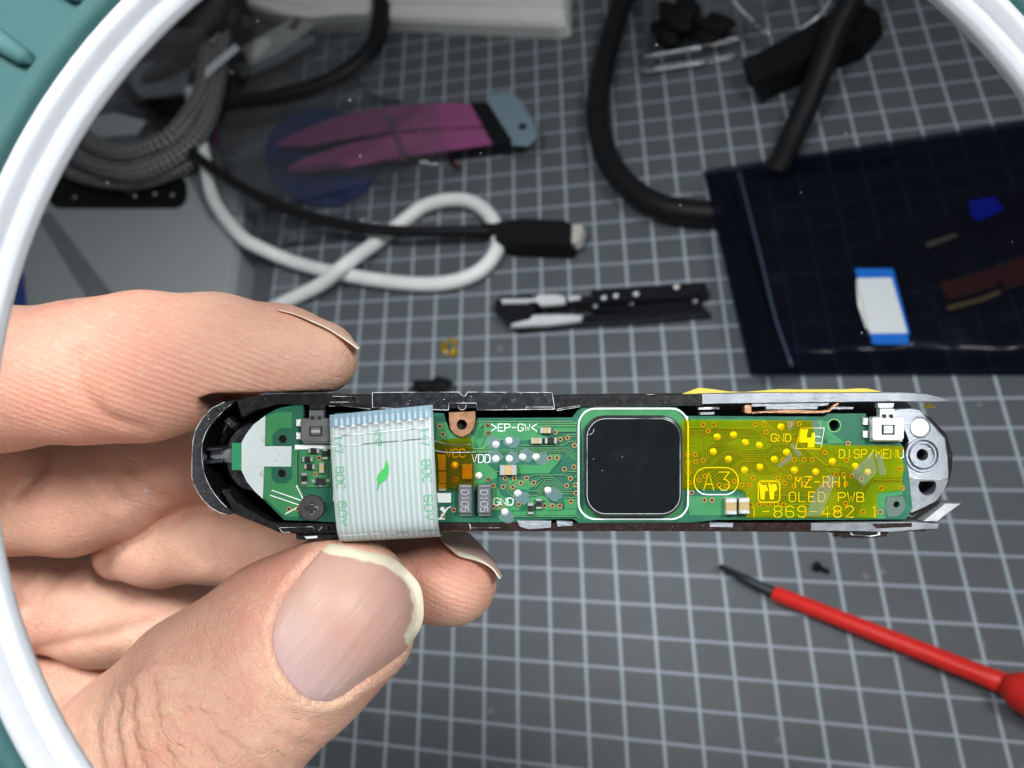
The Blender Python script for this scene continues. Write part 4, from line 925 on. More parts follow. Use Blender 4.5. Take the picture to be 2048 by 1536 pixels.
strokes('trace_gap', [shift(l, 1.2, 1.9) for l in TR + T5 + T6] + [c3((255, 815), (360, 908), (360, 1092), (430, 1165)), c3((230, 500), (180, 620)), c3((310, 1325), (620, 1325), (650, 1290)), c3((700, 1150), (870, 1150), (960, 1235), (1060, 1240), (1090, 1285), (1060, 1320), (900, 1320)), c3((860, 800), (890, 780), (920, 700)), c3((380, 915), (560, 930), (920, 930), (1060, 760))], 2.6, 0.0042, M['gapline'], board, kind='stuff')
# vias
def via_mesh():
    parts = [prism_data(circle(0, 0, 5.0 / SC, 14), 0, 0.003, 0, [circle(0, 0, 2.9 / SC, 12)]), prism_data(circle(0, 0, 2.85 / SC, 12), 0, 0.0012)]
    V, Fc = join(parts); me = bpy.data.meshes.new('via'); me.from_pydata(V, [], Fc); me.materials.append(M['gold']); me.materials.append(M['hole'])
    nf = len(parts[0][1])
    for i, p in enumerate(me.polygons): p.material_index = 0 if i < nf else 1
    return me
vm = via_mesh()
VIA = c3((250, 388), (255, 472), (988, 463), (1045, 540), (1125, 525), (1200, 607), (927, 745), (1010, 743), (1090, 866), (1195, 843), (1155, 970), (1115, 1048), (1215, 1040), (1218, 1130), (1162, 1220), (255, 982), (313, 1047), (420, 1060), (440, 967), (542, 968), (675, 965), (613, 1020), (755, 1015), (525, 1063), (588, 1252), (875, 1268), (960, 1268), (1040, 1270), (390, 1272), (310, 1275)) \
    + c5((287, 455), (396, 455), (337, 520), (820, 453), (913, 450), (932, 533), (1175, 450), (1270, 448), (1283, 607), (128, 762), (203, 762), (133, 843), (210, 836), (290, 823), (1110, 817), (1220, 817), (1317, 815), (1403, 813), (1532, 742), (140, 947), (243, 1025), (305, 982), (145, 1048), (450, 1075), (525, 1085), (605, 1037), (685, 1073), (762, 1073), (797, 1003), (905, 1073), (985, 1075), (1055, 1003), (1172, 995), (1120, 1055), (1217, 1087), (1325, 1063), (1385, 1005), (1503, 1075), (1580, 1077), (1645, 965), (773, 1275), (858, 1273), (952, 1273), (1033, 1270), (1110, 1275), (170, 1152), (300, 1230), (378, 1230), (1328, 1345), (1255, 1012)) \
    + c6((323, 540), (308, 683), (218, 805), (285, 808), (357, 820), (437, 843), (765, 757), (605, 922), (785, 922), (303, 1052), (450, 1122), (597, 1125), (235, 885), (303, 885), (230, 1120)) \
    + c1((1248, 725), (1215, 877), (970, 1200), (1045, 1198), (730, 550), (720, 872)) + c2((1070, 430), (1098, 505), (1515, 425), (1520, 495), (1218, 925), (1520, 925), (1568, 985), (1200, 1210), (1098, 1258))
for p in VIA:
    o = bpy.data.objects.new('via', vm); COL.objects.link(o); o.parent = board; x, y = lx(p); o.location = (x, y, BT + 0.007)
# solder test points (domes)
def dome(r, h, n=16, m=4):
    V = []; Fc = []
    for j in range(m):
        a = j / m * math.pi / 2
        for i in range(n): t = 2 * math.pi * i / n; V.append((r * math.cos(a) * math.cos(t), r * math.cos(a) * math.sin(t), h * math.sin(a)))
    V.append((0, 0, h))
    for j in range(m - 1):
        for i in range(n): Fc.append((j * n + i, j * n + (i + 1) % n, (j + 1) * n + (i + 1) % n, (j + 1) * n + i))
    for i in range(n): Fc.append(((m - 1) * n + i, (m - 1) * n + (i + 1) % n, m * n))
    return V, Fc
V, Fc = dome(7.8 / SC, 0.016); tpm = bpy.data.meshes.new('test_point'); tpm.from_pydata(V, [], Fc); tpm.materials.append(M['solder']); tpm.polygons.foreach_set('use_smooth', [True] * len(Fc))
TPA = c3((338, 598), (483, 556), (340, 755), (487, 755), (632, 735), (780, 733), (580, 1132), (912, 1100), (437, 1338), (150, 940))
TPB = c5((430, 583), (598, 562), (720, 640), (862, 668), (390, 733), (545, 810), (1015, 813), (1140, 740), (710, 922), (868, 890), (1222, 922), (1440, 940), (1083, 480)) + c6((385, 735), (490, 785), (190, 695)) + c2((1210, 793))
for p in TPA + TPB:
    o = bpy.data.objects.new('test_point', tpm); COL.objects.link(o); o.parent = board; x, y = lx(p); o.location = (x, y, BT + 0.0075); o.rotation_euler = (0, 0, rnd.uniform(0, 6))
for i, (p, dx, dy) in enumerate(zip(TPA[:9], (-4, 6, -2, 5, 8, 10, 8, 12, 4), (-4, 2, -4, 0, -3, 4, 8, 8, 10))):
    q = [(p[0] + dx + rr * math.cos(t) * 1.15, p[1] + dy + rr * math.sin(t)) for t, rr in [(k * 2 * math.pi / 14, 13.5 + rnd.uniform(-2.5, 2.5)) for k in range(14)]]
    plate('flux_residue', q, BT + 0.0066, BT + 0.0072 + i * 0.0002, M['flux'], board)
# --- silkscreen ----------------------------------------------------------
GL = {'A': [[(0, 6), (2, 0), (4, 6)], [(.8, 4), (3.2, 4)]], 'B': [[(0, 0), (0, 6), (2.8, 6), (4, 5), (4, 4), (3, 3), (0, 3)], [(3, 3), (3.8, 2), (3.8, 1), (2.8, 0), (0, 0)]], 'C': [[(4, 1), (3, 0), (1, 0), (0, 1), (0, 5), (1, 6), (3, 6), (4, 5)]],
      'D': [[(0, 0), (0, 6), (2.6, 6), (4, 4.6), (4, 1.4), (2.6, 0), (0, 0)]], 'E': [[(4, 0), (0, 0), (0, 6), (4, 6)], [(0, 3), (3, 3)]], 'F': [[(4, 0), (0, 0), (0, 6)], [(0, 3), (3, 3)]], 'G': [[(4, 1), (3, 0), (1, 0), (0, 1), (0, 5), (1, 6), (3, 6), (4, 5), (4, 3.4), (2.4, 3.4)]],
      'H': [[(0, 0), (0, 6)], [(4, 0), (4, 6)], [(0, 3), (4, 3)]], 'I': [[(2, 0), (2, 6)]], 'L': [[(0, 0), (0, 6), (4, 6)]], 'M': [[(0, 6), (0, 0), (2, 3), (4, 0), (4, 6)]], 'N': [[(0, 6), (0, 0), (4, 6), (4, 0)]], 'O': [[(1, 0), (3, 0), (4, 1), (4, 5), (3, 6), (1, 6), (0, 5), (0, 1), (1, 0)]],
      'P': [[(0, 6), (0, 0), (3, 0), (4, 1), (4, 2.2), (3, 3.2), (0, 3.2)]], 'R': [[(0, 6), (0, 0), (3, 0), (4, 1), (4, 2.2), (3, 3.2), (0, 3.2)], [(2, 3.2), (4, 6)]], 'S': [[(4, 1), (3, 0), (1, 0), (0, 1), (0, 2), (1, 3), (3, 3), (4, 4), (4, 5), (3, 6), (1, 6), (0, 5)]],
      'U': [[(0, 0), (0, 5), (1, 6), (3, 6), (4, 5), (4, 0)]], 'V': [[(0, 0), (2, 6), (4, 0)]], 'W': [[(0, 0), (1, 6), (2, 2.4), (3, 6), (4, 0)]], 'Z': [[(0, 0), (4, 0), (0, 6), (4, 6)]], '-': [[(.4, 3), (3.6, 3)]], '/': [[(0, 6), (4, 0)]], '>': [[(0, 0), (4, 3), (0, 6)]], '<': [[(4, 0), (0, 3), (4, 6)]],
      '0': [[(1, 0), (3, 0), (4, 1), (4, 5), (3, 6), (1, 6), (0, 5), (0, 1), (1, 0)]], '1': [[(1, 1), (2, 0), (2, 6)]], '2': [[(0, 1), (1, 0), (3, 0), (4, 1), (4, 2.2), (0, 6), (4, 6)]], '3': [[(0, 0), (4, 0), (2, 2.4), (3, 2.6), (4, 3.6), (4, 5), (3, 6), (1, 6), (0, 5)]],
      '4': [[(3, 6), (3, 0), (0, 4.2), (4, 4.2)]], '5': [[(4, 0), (0, 0), (0, 2.6), (3, 2.6), (4, 3.6), (4, 5), (3, 6), (1, 6), (0, 5)]], '6': [[(4, 1), (3, 0), (1, 0), (0, 1), (0, 5), (1, 6), (3, 6), (4, 5), (4, 3.6), (3, 2.8), (0, 2.8)]], '7': [[(0, 0), (4, 0), (1.4, 6)]],
      '8': [[(1, 0), (3, 0), (4, 1), (4, 2), (3, 2.8), (1, 2.8), (0, 3.8), (0, 5), (1, 6), (3, 6), (4, 5), (4, 3.8), (3, 2.8)], [(1, 2.8), (0, 2), (0, 1), (1, 0)]], '9': [[(4, 3), (1, 3), (0, 2), (0, 1), (1, 0), (3, 0), (4, 1), (4, 5), (3, 6), (1, 6), (0, 5)]],
      'e': [[(0, 4), (4, 4), (4, 3), (3, 2), (1, 2), (0, 3), (0, 5), (1, 6), (3.6, 6)]], 'c': [[(4, 2.6), (3, 2), (1, 2), (0, 3), (0, 5), (1, 6), (4, 6)]]}
def text_lines(s, x0, y0, x1, y1, gap=0.32, rot=0):
    """stroke lettering fitted in a box; rot=1 reads downwards (turned a quarter clockwise)"""
    out = []; n = len(s); w = 1.0 / (n + gap * (n - 1))
    for i, ch in enumerate(s):
        for st in GL.get(ch, []):
            pl = []
            for gx, gy in st:
                u = (i * (1 + gap) + gx / 4) * w; v = gy / 6
                pl.append((x0 + (x1 - x0) * u, y0 + (y1 - y0) * v) if not rot else (x1 - (x1 - x0) * v, y0 + (y1 - y0) * u))
            out.append(pl)
    return out
def silk(s, x0, y0, x1, y1, w=3.1, z=0.0105, mat=None, rot=0, gap=0.32, name='lettering'):
    return strokes(name, text_lines(s, x0, y0, x1, y1, gap, rot), w, z, mat or M['silk'], board)
silk('>EP-GW<', 983, 848, 1073, 862); silk('VDD', 944, 909, 980, 925); silk('VCC', 892, 898, 930, 914); silk('GND', 988, 996, 1026, 1010)
silk('GND', 1542, 868, 1581, 883, 3.4); silk('DISP/MENU', 1678, 899, 1806, 916, 3.1, gap=0.36); silk('MZ-RH1', 1590, 953, 1696, 974, 3.3, gap=0.42)
silk('OLED', 1578, 984, 1649, 1003, 3.3, gap=0.5); silk('PWB', 1676, 985, 1727, 1003, 3.3); silk('1-869-482', 1500, 1012, 1706, 1034, 3.3, gap=0.55); silk('1', 1742, 1012, 1756, 1034, 3.2); silk('A3', 1407, 944, 1458, 980, 3.6, gap=0.5)
strokes('outline_print', [rrect(1388, 935, 1476, 989, 26, 8), rrect(1516, 962, 1559, 1004, 7, 4)], 4.2, 0.0105, M['silk'], board, closed=True)
strokes('outline_print', [[(1601, 856), (1648, 856), (1641, 898), (1591, 897)]], 2.6, 0.0105, M['silk'], board, closed=True)
for P in (c5((1290, 505), (1360, 505), (1345, 590), (1395, 590), (1400, 540), (1430, 540), (1425, 690), (1355, 690), (1360, 640), (1270, 640), (1275, 570)),
          c5((860, 1050), (890, 1075), (930, 1075), (955, 1130), (920, 1140), (915, 1222), (875, 1222)), c5((955, 1050), (985, 1075), (1030, 1062), (1045, 1120), (1015, 1140), (1010, 1222), (970, 1222))):
    bplate('printed_emblem', P, 0.0108, M['silk'])
silk('c', 1628, 866, 1641, 886, 4.0)
strokes('outline_print', [rrect(1157, 817, 1376, 1038, 34, 8)], 6.6, 0.0105, M['silk'], board, closed=True)
strokes('outline_print', [c4((1297, 280), (1300, 360))], 3.0, 0.0105, M['silk'], board)
strokes('screw_mark', [c1((812, 1026), (1085, 1120)), c1((797, 1072), (1065, 1163)), c1((1040, 982), (1097, 1098)), c1((937, 1245), (1040, 1190))], 4.2, 0.0105, M['silk'], board)
bplate('white_panel_print', c1((528, 580), (570, 505), (640, 415), (750, 332), (747, 615), (995, 615), (990, 805), (737, 805), (727, 1105), (650, 1035), (580, 950), (528, 842)), 0.0100, M['silkpanel'])
bplate('white_bar_print', c1((1025, 603), (1412, 605), (1412, 642), (1025, 645)), 0.0100, M['silk'])
bplate('white_block_print', [(874, 986), (902, 986), (902, 1005), (876, 1005)], 0.0100, M['silk'])
bplate('printed_letter', c2((1065, 1200), (1085, 1180), (1110, 1180), (1115, 1215), (1130, 1190), (1172, 1172), (1172, 1186), (1150, 1192), (1120, 1235), (1085, 1285), (1118, 1288), (1118, 1298), (1050, 1298), (1052, 1288), (1070, 1280), (1100, 1230)), 0.0100, M['silk'])
for x, y, w_, h_ in ((843, 660, 9, 3), (880, 690, 4, 16), (845, 750, 5, 20), (955, 772, 5, 4), (610, 628, 5, 5)):
    a = c1((x, y))[0]; bplate('pen_speck', circle(a[0], a[1], w_ / 9, 6, h_ / 9), 0.0112, M['hole'])

# --- components ----------------------------------------------------------
def chip(name, px_, py_, w, h, mat, th=0.05, term=0.24, tm=None, label=None):
    """two-terminal part; w,h in px, long side carries the terminals at its ends"""
    x, y = lx((px_, py_)); W_, H_ = w / SC, h / SC; hor = W_ >= H_
    Lg = max(W_, H_); Sm = min(W_, H_); t = Lg * term
    V, Fc = box_data(-Lg / 2 + t * 0.9, -Sm / 2 * 0.96, 0.004, Lg / 2 - t * 0.9, Sm / 2 * 0.96, th * 0.96, 0.004)
    o = mesh(name, V, Fc, mat, dev); o.location = (x, y, BT + 0.007); o.rotation_euler = (0, 0, 0 if hor else math.pi / 2)
    if label: o['label'] = label
    for s in (-1, 1):
        a, b = (-Lg / 2, -Lg / 2 + t) if s < 0 else (Lg / 2 - t, Lg / 2)
        V, Fc = box_data(a, -Sm / 2, 0.0, b, Sm / 2, th, 0.008)
        q = mesh('terminal', V, Fc, tm or M['term'], o)
    return o
for (x, y), w, h in zip(c1((1205, 655), (1148, 735), (1167, 805)), (22, 21, 21), (10, 10, 10)): chip('chip_resistor', x, y, w, h, M['resist'])
for (x, y), w, h in zip(c1((1310, 685), (1117, 915)), (11, 11), (22, 22)): chip('chip_resistor', x, y, w, h, M['resist'])
x, y = c1((1278, 815))[0]; chip('chip_capacitor', x, y, 10, 20, M['cap'])
for (x, y), w, h in zip(c3((940, 553), (720, 1297), (810, 1245)), (24, 12, 12), (12, 22, 20)): chip('chip_resistor', x, y, w, h, M['resist'])
for (x, y), w, h in zip(c3((883, 440), (783, 553), (475, 875)), (22, 22, 34), (12, 12, 20)): chip('chip_capacitor', x, y, w, h, M['cap'], 0.06, 0.3)
for (x, y), w, h in zip(c5((557, 1285), (690, 1280)), (22, 21), (32, 31)): chip('chip_capacitor', x, y, w, h, M['cap'], 0.10, 0.26, M['silver'])
x, y = c2((1325, 850))[0]; chip('chip_capacitor', x, y, 20, 30, M['cap'], 0.06, 0.3)
# small transistor
x, y = c1((1265, 940))[0]
t = plate('transistor', [(x - 9, y - 6), (x + 9, y - 6), (x + 9, y + 6), (x - 9, y + 6)], BT + 0.015, BT + 0.07, M['resist'], bev=0.008)
for dx, dy in ((-14, 0), (14, -1), (0, 8)): plate('lead', [(x + dx - 4, y + dy - 3), (x + dx + 4, y + dy - 3), (x + dx + 4, y + dy + 3), (x + dx - 4, y + dy + 3)], BT + 0.007, BT + 0.022, M['term'], t, bev=0.003)
# two moulded parts marked D105
for i, (x0, x1) in enumerate(((918, 945), (956, 983))):
    b = plate('moulded_diode', [(x0, 972), (x1, 972), (x1, 1024), (x0, 1024)], BT + 0.01, BT + 0.13, M['chipgrey'], bev=0.016, label=('grey moulded part half under the tape' if i == 0 else 'grey moulded part beside the GND print'))
    plate('terminal', [(x0 + 1, 968), (x1 - 1, 968), (x1 - 1, 976), (x0 + 1, 976)], BT + 0.007, BT + 0.09, M['greymetal'], b, bev=0.008)
    plate('terminal', [(x0 + 2, 1020), (x1 - 2, 1020), (x1 - 2, 1031), (x0 + 2, 1031)], BT + 0.007, BT + 0.05, M['term'], b, bev=0.01)
    strokes('lettering', text_lines('D105', x0 + 6, 978, x1 - 7, 1021, 0.3, 1), 1.7, BT + 0.131, M['marking'], b)
# pads below the small tape
for P in (c2((1045, 690), (1125, 690), (1125, 840), (1060, 840)), c2((1055, 850), (1130, 850), (1130, 960), (1060, 960)), c2((1055, 965), (1130, 965), (1130, 1030), (1060, 1030))):
    plate('connector_pad', P, BT + 0.002, BT + 0.03, M['silver'], bev=0.006)
plate('connector_body', [(670, 910), (690, 910), (690, 1000), (669, 1000)], BT + 0.0, BT + 0.10, M['whiteplastic'], bev=0.012, label='cream connector edge beside the ribbon')
plate('connector_pad', c1((1392, 860), (1440, 860), (1440, 955), (1392, 955)), BT + 0.1, BT + 0.11, M['term'], bev=0.004)
# switches
def switch(x0, y0, x1, y1, mat, pinmat, label):
    o = plate('tact_switch', [(x0 + 3, y0), (x1 - 3, y0), (x1, y0 + 4), (x1, y1 - 5), (x1 - 4, y1), (x0 + 4, y1), (x0, y1 - 5), (x0, y0 + 4)], BT + 0.01, BT + 0.13, mat, bev=0.014, label=label)
    cx, cy = (x0 + x1) / 2, (y0 + y1) / 2 + 2
    plate('recess', [(cx - 13, cy - 10), (cx + 13, cy - 10), (cx + 13, cy + 10), (cx - 13, cy + 10)], BT + 0.128, BT + 0.1312, M['hole'], o)
    plate('spring_tongue', [(cx - 9, cy - 8), (cx + 9, cy - 8), (cx + 9, cy + 7), (cx - 9, cy + 7)], BT + 0.128, BT + 0.138, mat, o, bev=0.004)
    plate('contact_bar', [(cx - 9, cy - 3), (cx + 9, cy - 3), (cx + 9, cy + 3), (cx - 9, cy + 3)], BT + 0.136, BT + 0.146, M['term'], o, bev=0.004)
    plate('actuator', [(cx - 15, y0 - 16), (cx + 15, y0 - 16), (cx + 15, y0 + 2), (cx - 15, y0 + 2)], BT + 0.0, BT + 0.10, mat, o, bev=0.012)
    for dx in (-7, 7): plate('actuator_slot', [(cx + dx - 3, y0 - 5), (cx + dx + 3, y0 - 5), (cx + dx + 3, y0 + 3), (cx + dx - 3, y0 + 3)], BT + 0.098, BT + 0.1315, M['hole'], o)
    plate('plunger', [(cx - 17, y0 - 27), (cx + 17, y0 - 27), (cx + 15, y0 - 17), (cx - 15, y0 - 17)], BT - 0.05, BT + 0.06, pinmat, o, bev=0.01)
    plate('frame_lip', [(x0 + 2, y1 - 2), (x1 + 2, y1 - 2), (x1 + 2, y1 + 3), (x0 + 2, y1 + 3)], BT + 0.01, BT + 0.05, M['term'], o, bev=0.006)
    for yy in (y0 + 9, y1 - 12):
        q = [(x0 - 13, yy - 7), (x0 - 1, yy - 7), (x0 - 1, yy + 8), (x0 - 13, yy + 8)]
        plate('solder_tab', q, BT + 0.007, BT + 0.04, M['solder'], o, bev=0.014)
    return o
switch(606, 836, 666, 883, M['switch'], M['chrome'], 'grey push switch at the rounded end')
switch(1736, 833, 1800, 880, M['silver'], M['silver'], 'bright tinned push switch by the cast end')
# screw
x, y = c1((1190, 1185))[0]
sc_ = plate('screw', circle(x, y, 26, 36), BT + 0.01, BT + 0.085, M['screw'], bev=0.02, label='black cross-head screw')
cr = [(-4, -14), (4, -14), (4, -4), (14, -4), (14, 4), (4, 4), (4, 14), (-4, 14), (-4, 4), (-14, 4), (-14, -4), (-4, -4)]
plate('cross_recess', [(x + a, y + b) for a, b in cr], BT + 0.08, BT + 0.0862, M['hole'], sc_)
strokes('recess_edge', [[(x - 3, y + 12), (x + 3, y + 13), (x + 6, y + 6)], [(x + 6, y - 2), (x + 13, y - 3), (x + 13, y + 3)], [(x - 2, y - 8), (x + 3, y - 7)]], 1.4, BT + 0.0866, M['chromeglint'], sc_)
# display
ol = plate('display', rrect(1166, 830, 1363, 1031, 42, 10), BT + 0.0, BT + 0.12, M['oledside'], bev=0.045, seg=8, label='small black square display window with rounded corners')
plate('display_glass', rrect(1171, 835, 1358, 1026, 38, 10), BT + 0.09, BT + 0.135, M['oled'], ol, bev=0.030, seg=8)
strokes('scratch', [c4((245, 470), (275, 455), (292, 430), (297, 408))], 1.6, BT + 0.1362, M['chromeglint'], ol)
strokes('painted_rim_glint', [rrect(1172.5, 836.5, 1356.5, 1024.5, 37, 10)], 2.2, BT + 0.1356, M['rimglint'], ol, closed=True)  # highlight of the glass edge painted as a pale ring
# tapes
def sheet(name, P, z, mat, dz=0.012, label=None, n=26):
    """thin film that follows the bumps under it a little"""
    bm = bmesh.new(); vs = [bm.verts.new((*lx(p), z)) for p in P]; bm.faces.new(vs)
    bmesh.ops.triangulate(bm, faces=bm.faces[:])
    for _ in range(5): bmesh.ops.subdivide_edges(bm, edges=[e for e in bm.edges if e.calc_length() > 0.16], cuts=1)
    bmesh.ops.triangulate(bm, faces=bm.faces[:])
    for v in bm.verts: v.co.z += dz * (math.sin(v.co.x * 5.1 + v.co.y * 3.7) + 0.6 * math.sin(v.co.x * 11 - v.co.y * 9)) * 0.5
    me = bpy.data.meshes.new(name); bm.normal_update(); bm.to_mesh(me); bm.free()
    o = link(name, me, mat, dev, True)
    if label: o['label'] = label
    return o
sheet('tape', [(1362, 839), (1490, 840), (1622, 840), (1630, 889), (1720, 890), (1786, 891), (1806, 893), (1800, 915), (1807, 934), (1801, 956), (1806, 978), (1778, 981), (1752, 985), (1752, 1034), (1620, 1034), (1491, 1034), (1490, 985), (1479, 978), (1362, 977)], 0.042, M['tape'], label='large yellow transparent tape over the lettered end of the board')
sheet('tape', [(873, 880), (943, 872), (950, 975), (877, 975)], 0.085, M['tape2'], 0.004, label='small amber tape beside the ribbon cable')
sheet('tape_end', [(1622, 841), (1640, 842), (1645, 888), (1630, 889)], 0.044, M['tapeedge'], 0.004)
for P in (c5((1130, 420), (1210, 420), (1215, 455), (1150, 520)), c5((1160, 660), (1200, 640), (1290, 760), (1250, 790)), c5((1030, 870), (1180, 740), (1190, 800), (1060, 900)), c6((330, 790), (520, 600), (560, 780), (440, 900)), c6((540, 620), (600, 640), (640, 800), (580, 810)), c5((1390, 1180), (1560, 960), (1640, 1000), (1480, 1380), (1330, 1390))):
    sheet('tape_bubble', P, 0.062, M['tapeedge'], 0.004)
# sheen lines of a clear film beside the ribbon, painted as pale strokes
strokes('film_sheen_line', [c2((1035, 560), (1120, 590), (1250, 600), (1380, 590)), c2((1035, 650), (1120, 668), (1250, 668), (1390, 665))], 2.0, 0.10, M['chromeglint'], dev)

# --- flat ribbon cable ---------------------------------------------------
TL, TR_, BR_, BL = np.array([666, 829.]), np.array([868, 809.]), np.array([881, 1066.]), np.array([683, 1077.])
def ffc_pt(u, v, dz=0.0):               # u across 0..1, v down 0..1 ; v>1 folds under
    p = (TL * (1 - u) + TR_ * u) * (1 - min(v, 1)) + (BL * (1 - u) + BR_ * u) * min(v, 1)
    z = 0.20 + 0.10 * math.sin(min(v, 1) * math.pi * 0.9) + 0.02 * (1 - u)
    if v > 0.86: z -= (v - 0.86) ** 2 * 6.0
    x, y = lx(p)
    return (x, y, z + dz)
def ffc_strip(u0, u1, v0, v1, dz, nu=2, nv=26):
    V = []; Fc = []
    for j in range(nv + 1):
        v = v0 + (v1 - v0) * j / nv
        for i in range(nu + 1): V.append(ffc_pt(u0 + (u1 - u0) * i / nu, v, dz))
    for j in range(nv):
        for i in range(nu): Fc.append((j * (nu + 1) + i, (j + 1) * (nu + 1) + i, (j + 1) * (nu + 1) + i + 1, j * (nu + 1) + i + 1))
    return V, Fc
V, Fc = ffc_strip(0, 1, 0, 1, 0, 20, 30)
# tail that turns back behind the lower wall
nu = 20; base = len(V)
for j in range(1, 9):
    a = j / 8 * math.pi * 0.62
    for i in range(nu + 1):
        x, y, z = ffc_pt(i / nu, 1.0); V.append((x, y - 0.10 * math.sin(a) * 0.6, z - 0.16 * (1 - math.cos(a)) - 0.03 * j))
for j in range(8):
    r0 = 30 * (nu + 1) if j == 0 else base + (j - 1) * (nu + 1); r1 = base + j * (nu + 1)
    for i in range(nu): Fc.append((r0 + i, r1 + i, r1 + i + 1, r0 + i + 1))
rib = mesh('ribbon_cable', V, Fc, M['ffc'], dev, True); rib['label'] = 'pale striped flat ribbon cable with green print lying over the board'
so = rib.modifiers.new('thickness', 'SOLIDIFY'); so.thickness = 0.018; so.offset = -1
NC = 17
for i in range(NC):
    u = 0.035 + 0.93 * (i + 0.5) / NC
    V, Fc = ffc_strip(u - 0.0115, u + 0.0115, 0.0, 1.0, 0.0035, 1, 30); mesh('conductor', V, Fc, M['ffcstripe'], rib, True)
for i in range(NC):
    u = 0.035 + 0.93 * (i + 0.5) / NC; v0 = 0.105 + (0.016 if i % 2 else 0.0)
    V, Fc = ffc_strip(u - 0.012, u + 0.012, 0.035, v0 - 0.014, 0.0075, 1, 2); mesh('contact', V, Fc, M['term'], rib)
    x, y, z = ffc_pt(u, v0); V, Fc = dome(0.028, 0.014, 10, 3); q = mesh('contact_dot', V, Fc, M['chromeglint'], rib, True); q.location = (x, y, z + 0.006); q.scale = (1, 0.75, 1)
V, Fc = ffc_strip(0, 1, -0.004, 0.092, 0.022, 10, 8); mesh('stiffener', V, Fc, M['ffcblue'], rib, True)
for v in (0.165, 0.245, 0.955): V, Fc = ffc_strip(0.01, 0.99, v, v + 0.005, 0.014, 10, 1); mesh('fold_glint', V, Fc, M['chromeglint'], rib)
def on_ffc(lines, w, mat, name):
    parts = []
    for k, l in enumerate(lines):
        pts = [np.array(ffc_pt(a, b, 0.0085 + 0.0004 * (k % 5))) for a, b in l]; V = []; Fc = []
        for i, p in enumerate(pts):
            d = (pts[min(i + 1, len(pts) - 1)] - pts[max(i - 1, 0)])[:2]; d = d / (np.linalg.norm(d) + 1e-9); nn = np.array([-d[1], d[0], 0]) * w / SC / 2
            V += [tuple(p + nn), tuple(p - nn)]
        for i in range(len(pts) - 1): Fc.append((2 * i, 2 * i + 1, 2 * i + 3, 2 * i + 2))
        parts.append((V, Fc))
    V, Fc = join(parts); return mesh(name, V, Fc, mat, rib)
def ffc_text(s, u0, u1, v0, v1): on_ffc(text_lines(s, u0, v0, u1, v1, 0.4, 1), 2.6, M['ink'], 'lettering')
for u0, u1 in ((0.035, 0.115), (0.875, 0.955)):
    ffc_text('147', u0, u1, 0.17, 0.30); ffc_text('80C', u0, u1, 0.41, 0.58); ffc_text('60V', u0, u1, 0.68, 0.87)
ffc_text('ee', 0.44, 0.52, 0.15, 0.27)
lf = [(0.535, 0.385), (0.555, 0.44), (0.545, 0.50), (0.505, 0.545), (0.452, 0.565), (0.435, 0.615), (0.425, 0.615), (0.435, 0.56), (0.43, 0.53), (0.445, 0.49), (0.50, 0.45)]
mesh('printed_leaf', [ffc_pt(a, b, 0.0095) for a, b in lf], [tuple(range(len(lf)))[::-1]], M['leaf'], rib)

# ================================================================ THINGS LYING ON THE MAT
def mp_(p, h=0.0): return mat_pt(p[0], p[1], h)
def path(P, n=8): return catmull([mp_(q[:2], q[2]) for q in P], n)
def slab(name, P, z0, z1, mat, parent=None, bev=0.0, holes=(), matrix=None):
    """plate lying flat whose upper outline is seen at the given photo pixels"""
    q = [tuple(mp_(p, z1)[:2]) for p in P]; hh = [[tuple(mp_(p, z1)[:2]) for p in h] for h in holes]
    if parent is not None and parent.matrix_world.translation.length > 0:
        t = parent.location; q = [(x - t.x, y - t.y) for x, y in q]; hh = [[(x - t.x, y - t.y) for x, y in h] for h in hh]; z0 -= t.z; z1 -= t.z
    V, Fc = prism_data(q, z0, z1, bev, hh); return mesh(name, V, Fc, mat, parent)
def at_base(name, label, cat, px_, py_, z=0.0, group=None):
    w = mp_((px_, py_), z); o = thing(name, label, cat, (w[0], w[1], z), group); bpy.context.view_layer.update(); return o
def local(o, V): t = o.location; return [(v[0] - t.x, v[1] - t.y, v[2] - t.z) for v in V]
def ltube(name, P, r, mat, parent, n=12, braid=False): return tube(name, [np.array(v) for v in local(parent, P)], r, mat, parent, n, braid)
def film_sheet(name, P, zf, mat, parent=None, nx=26, ny=22):
    """loose film: bilinear patch P (4 photo px corners) with height field zf(u,v)"""
    V = []; Fc = []
    for j in range(ny + 1):
        for i in range(nx + 1):
            u, v = i / nx, j / ny
            p = (np.array(P[0]) * (1 - u) + np.array(P[1]) * u) * (1 - v) + (np.array(P[3]) * (1 - u) + np.array(P[2]) * u) * v
            V.append(mp_(p, max(0.02, zf(u, v))))
    for j in range(ny):
        for i in range(nx): a = j * (nx + 1) + i; Fc.append((a, a + nx + 1, a + nx + 2, a + 1))
    if parent is not None: V = local(parent, V)
    return mesh(name, V, Fc, mat, parent, True)
def crumple(seed, amp, base, f=7):
    r = random.Random(seed); K = [(r.uniform(-f, f), r.uniform(-f, f), r.uniform(0, 6.28), r.uniform(0.4, 1)) for _ in range(9)]
    def z(u, v):
        s = sum(a * abs(math.sin(k * u + l * v + ph)) for k, l, ph, a in K) / 5
        e = min(1, 5 * min(u, 1 - u, v, 1 - v) + 0.15); return base + amp * s * e
    return z

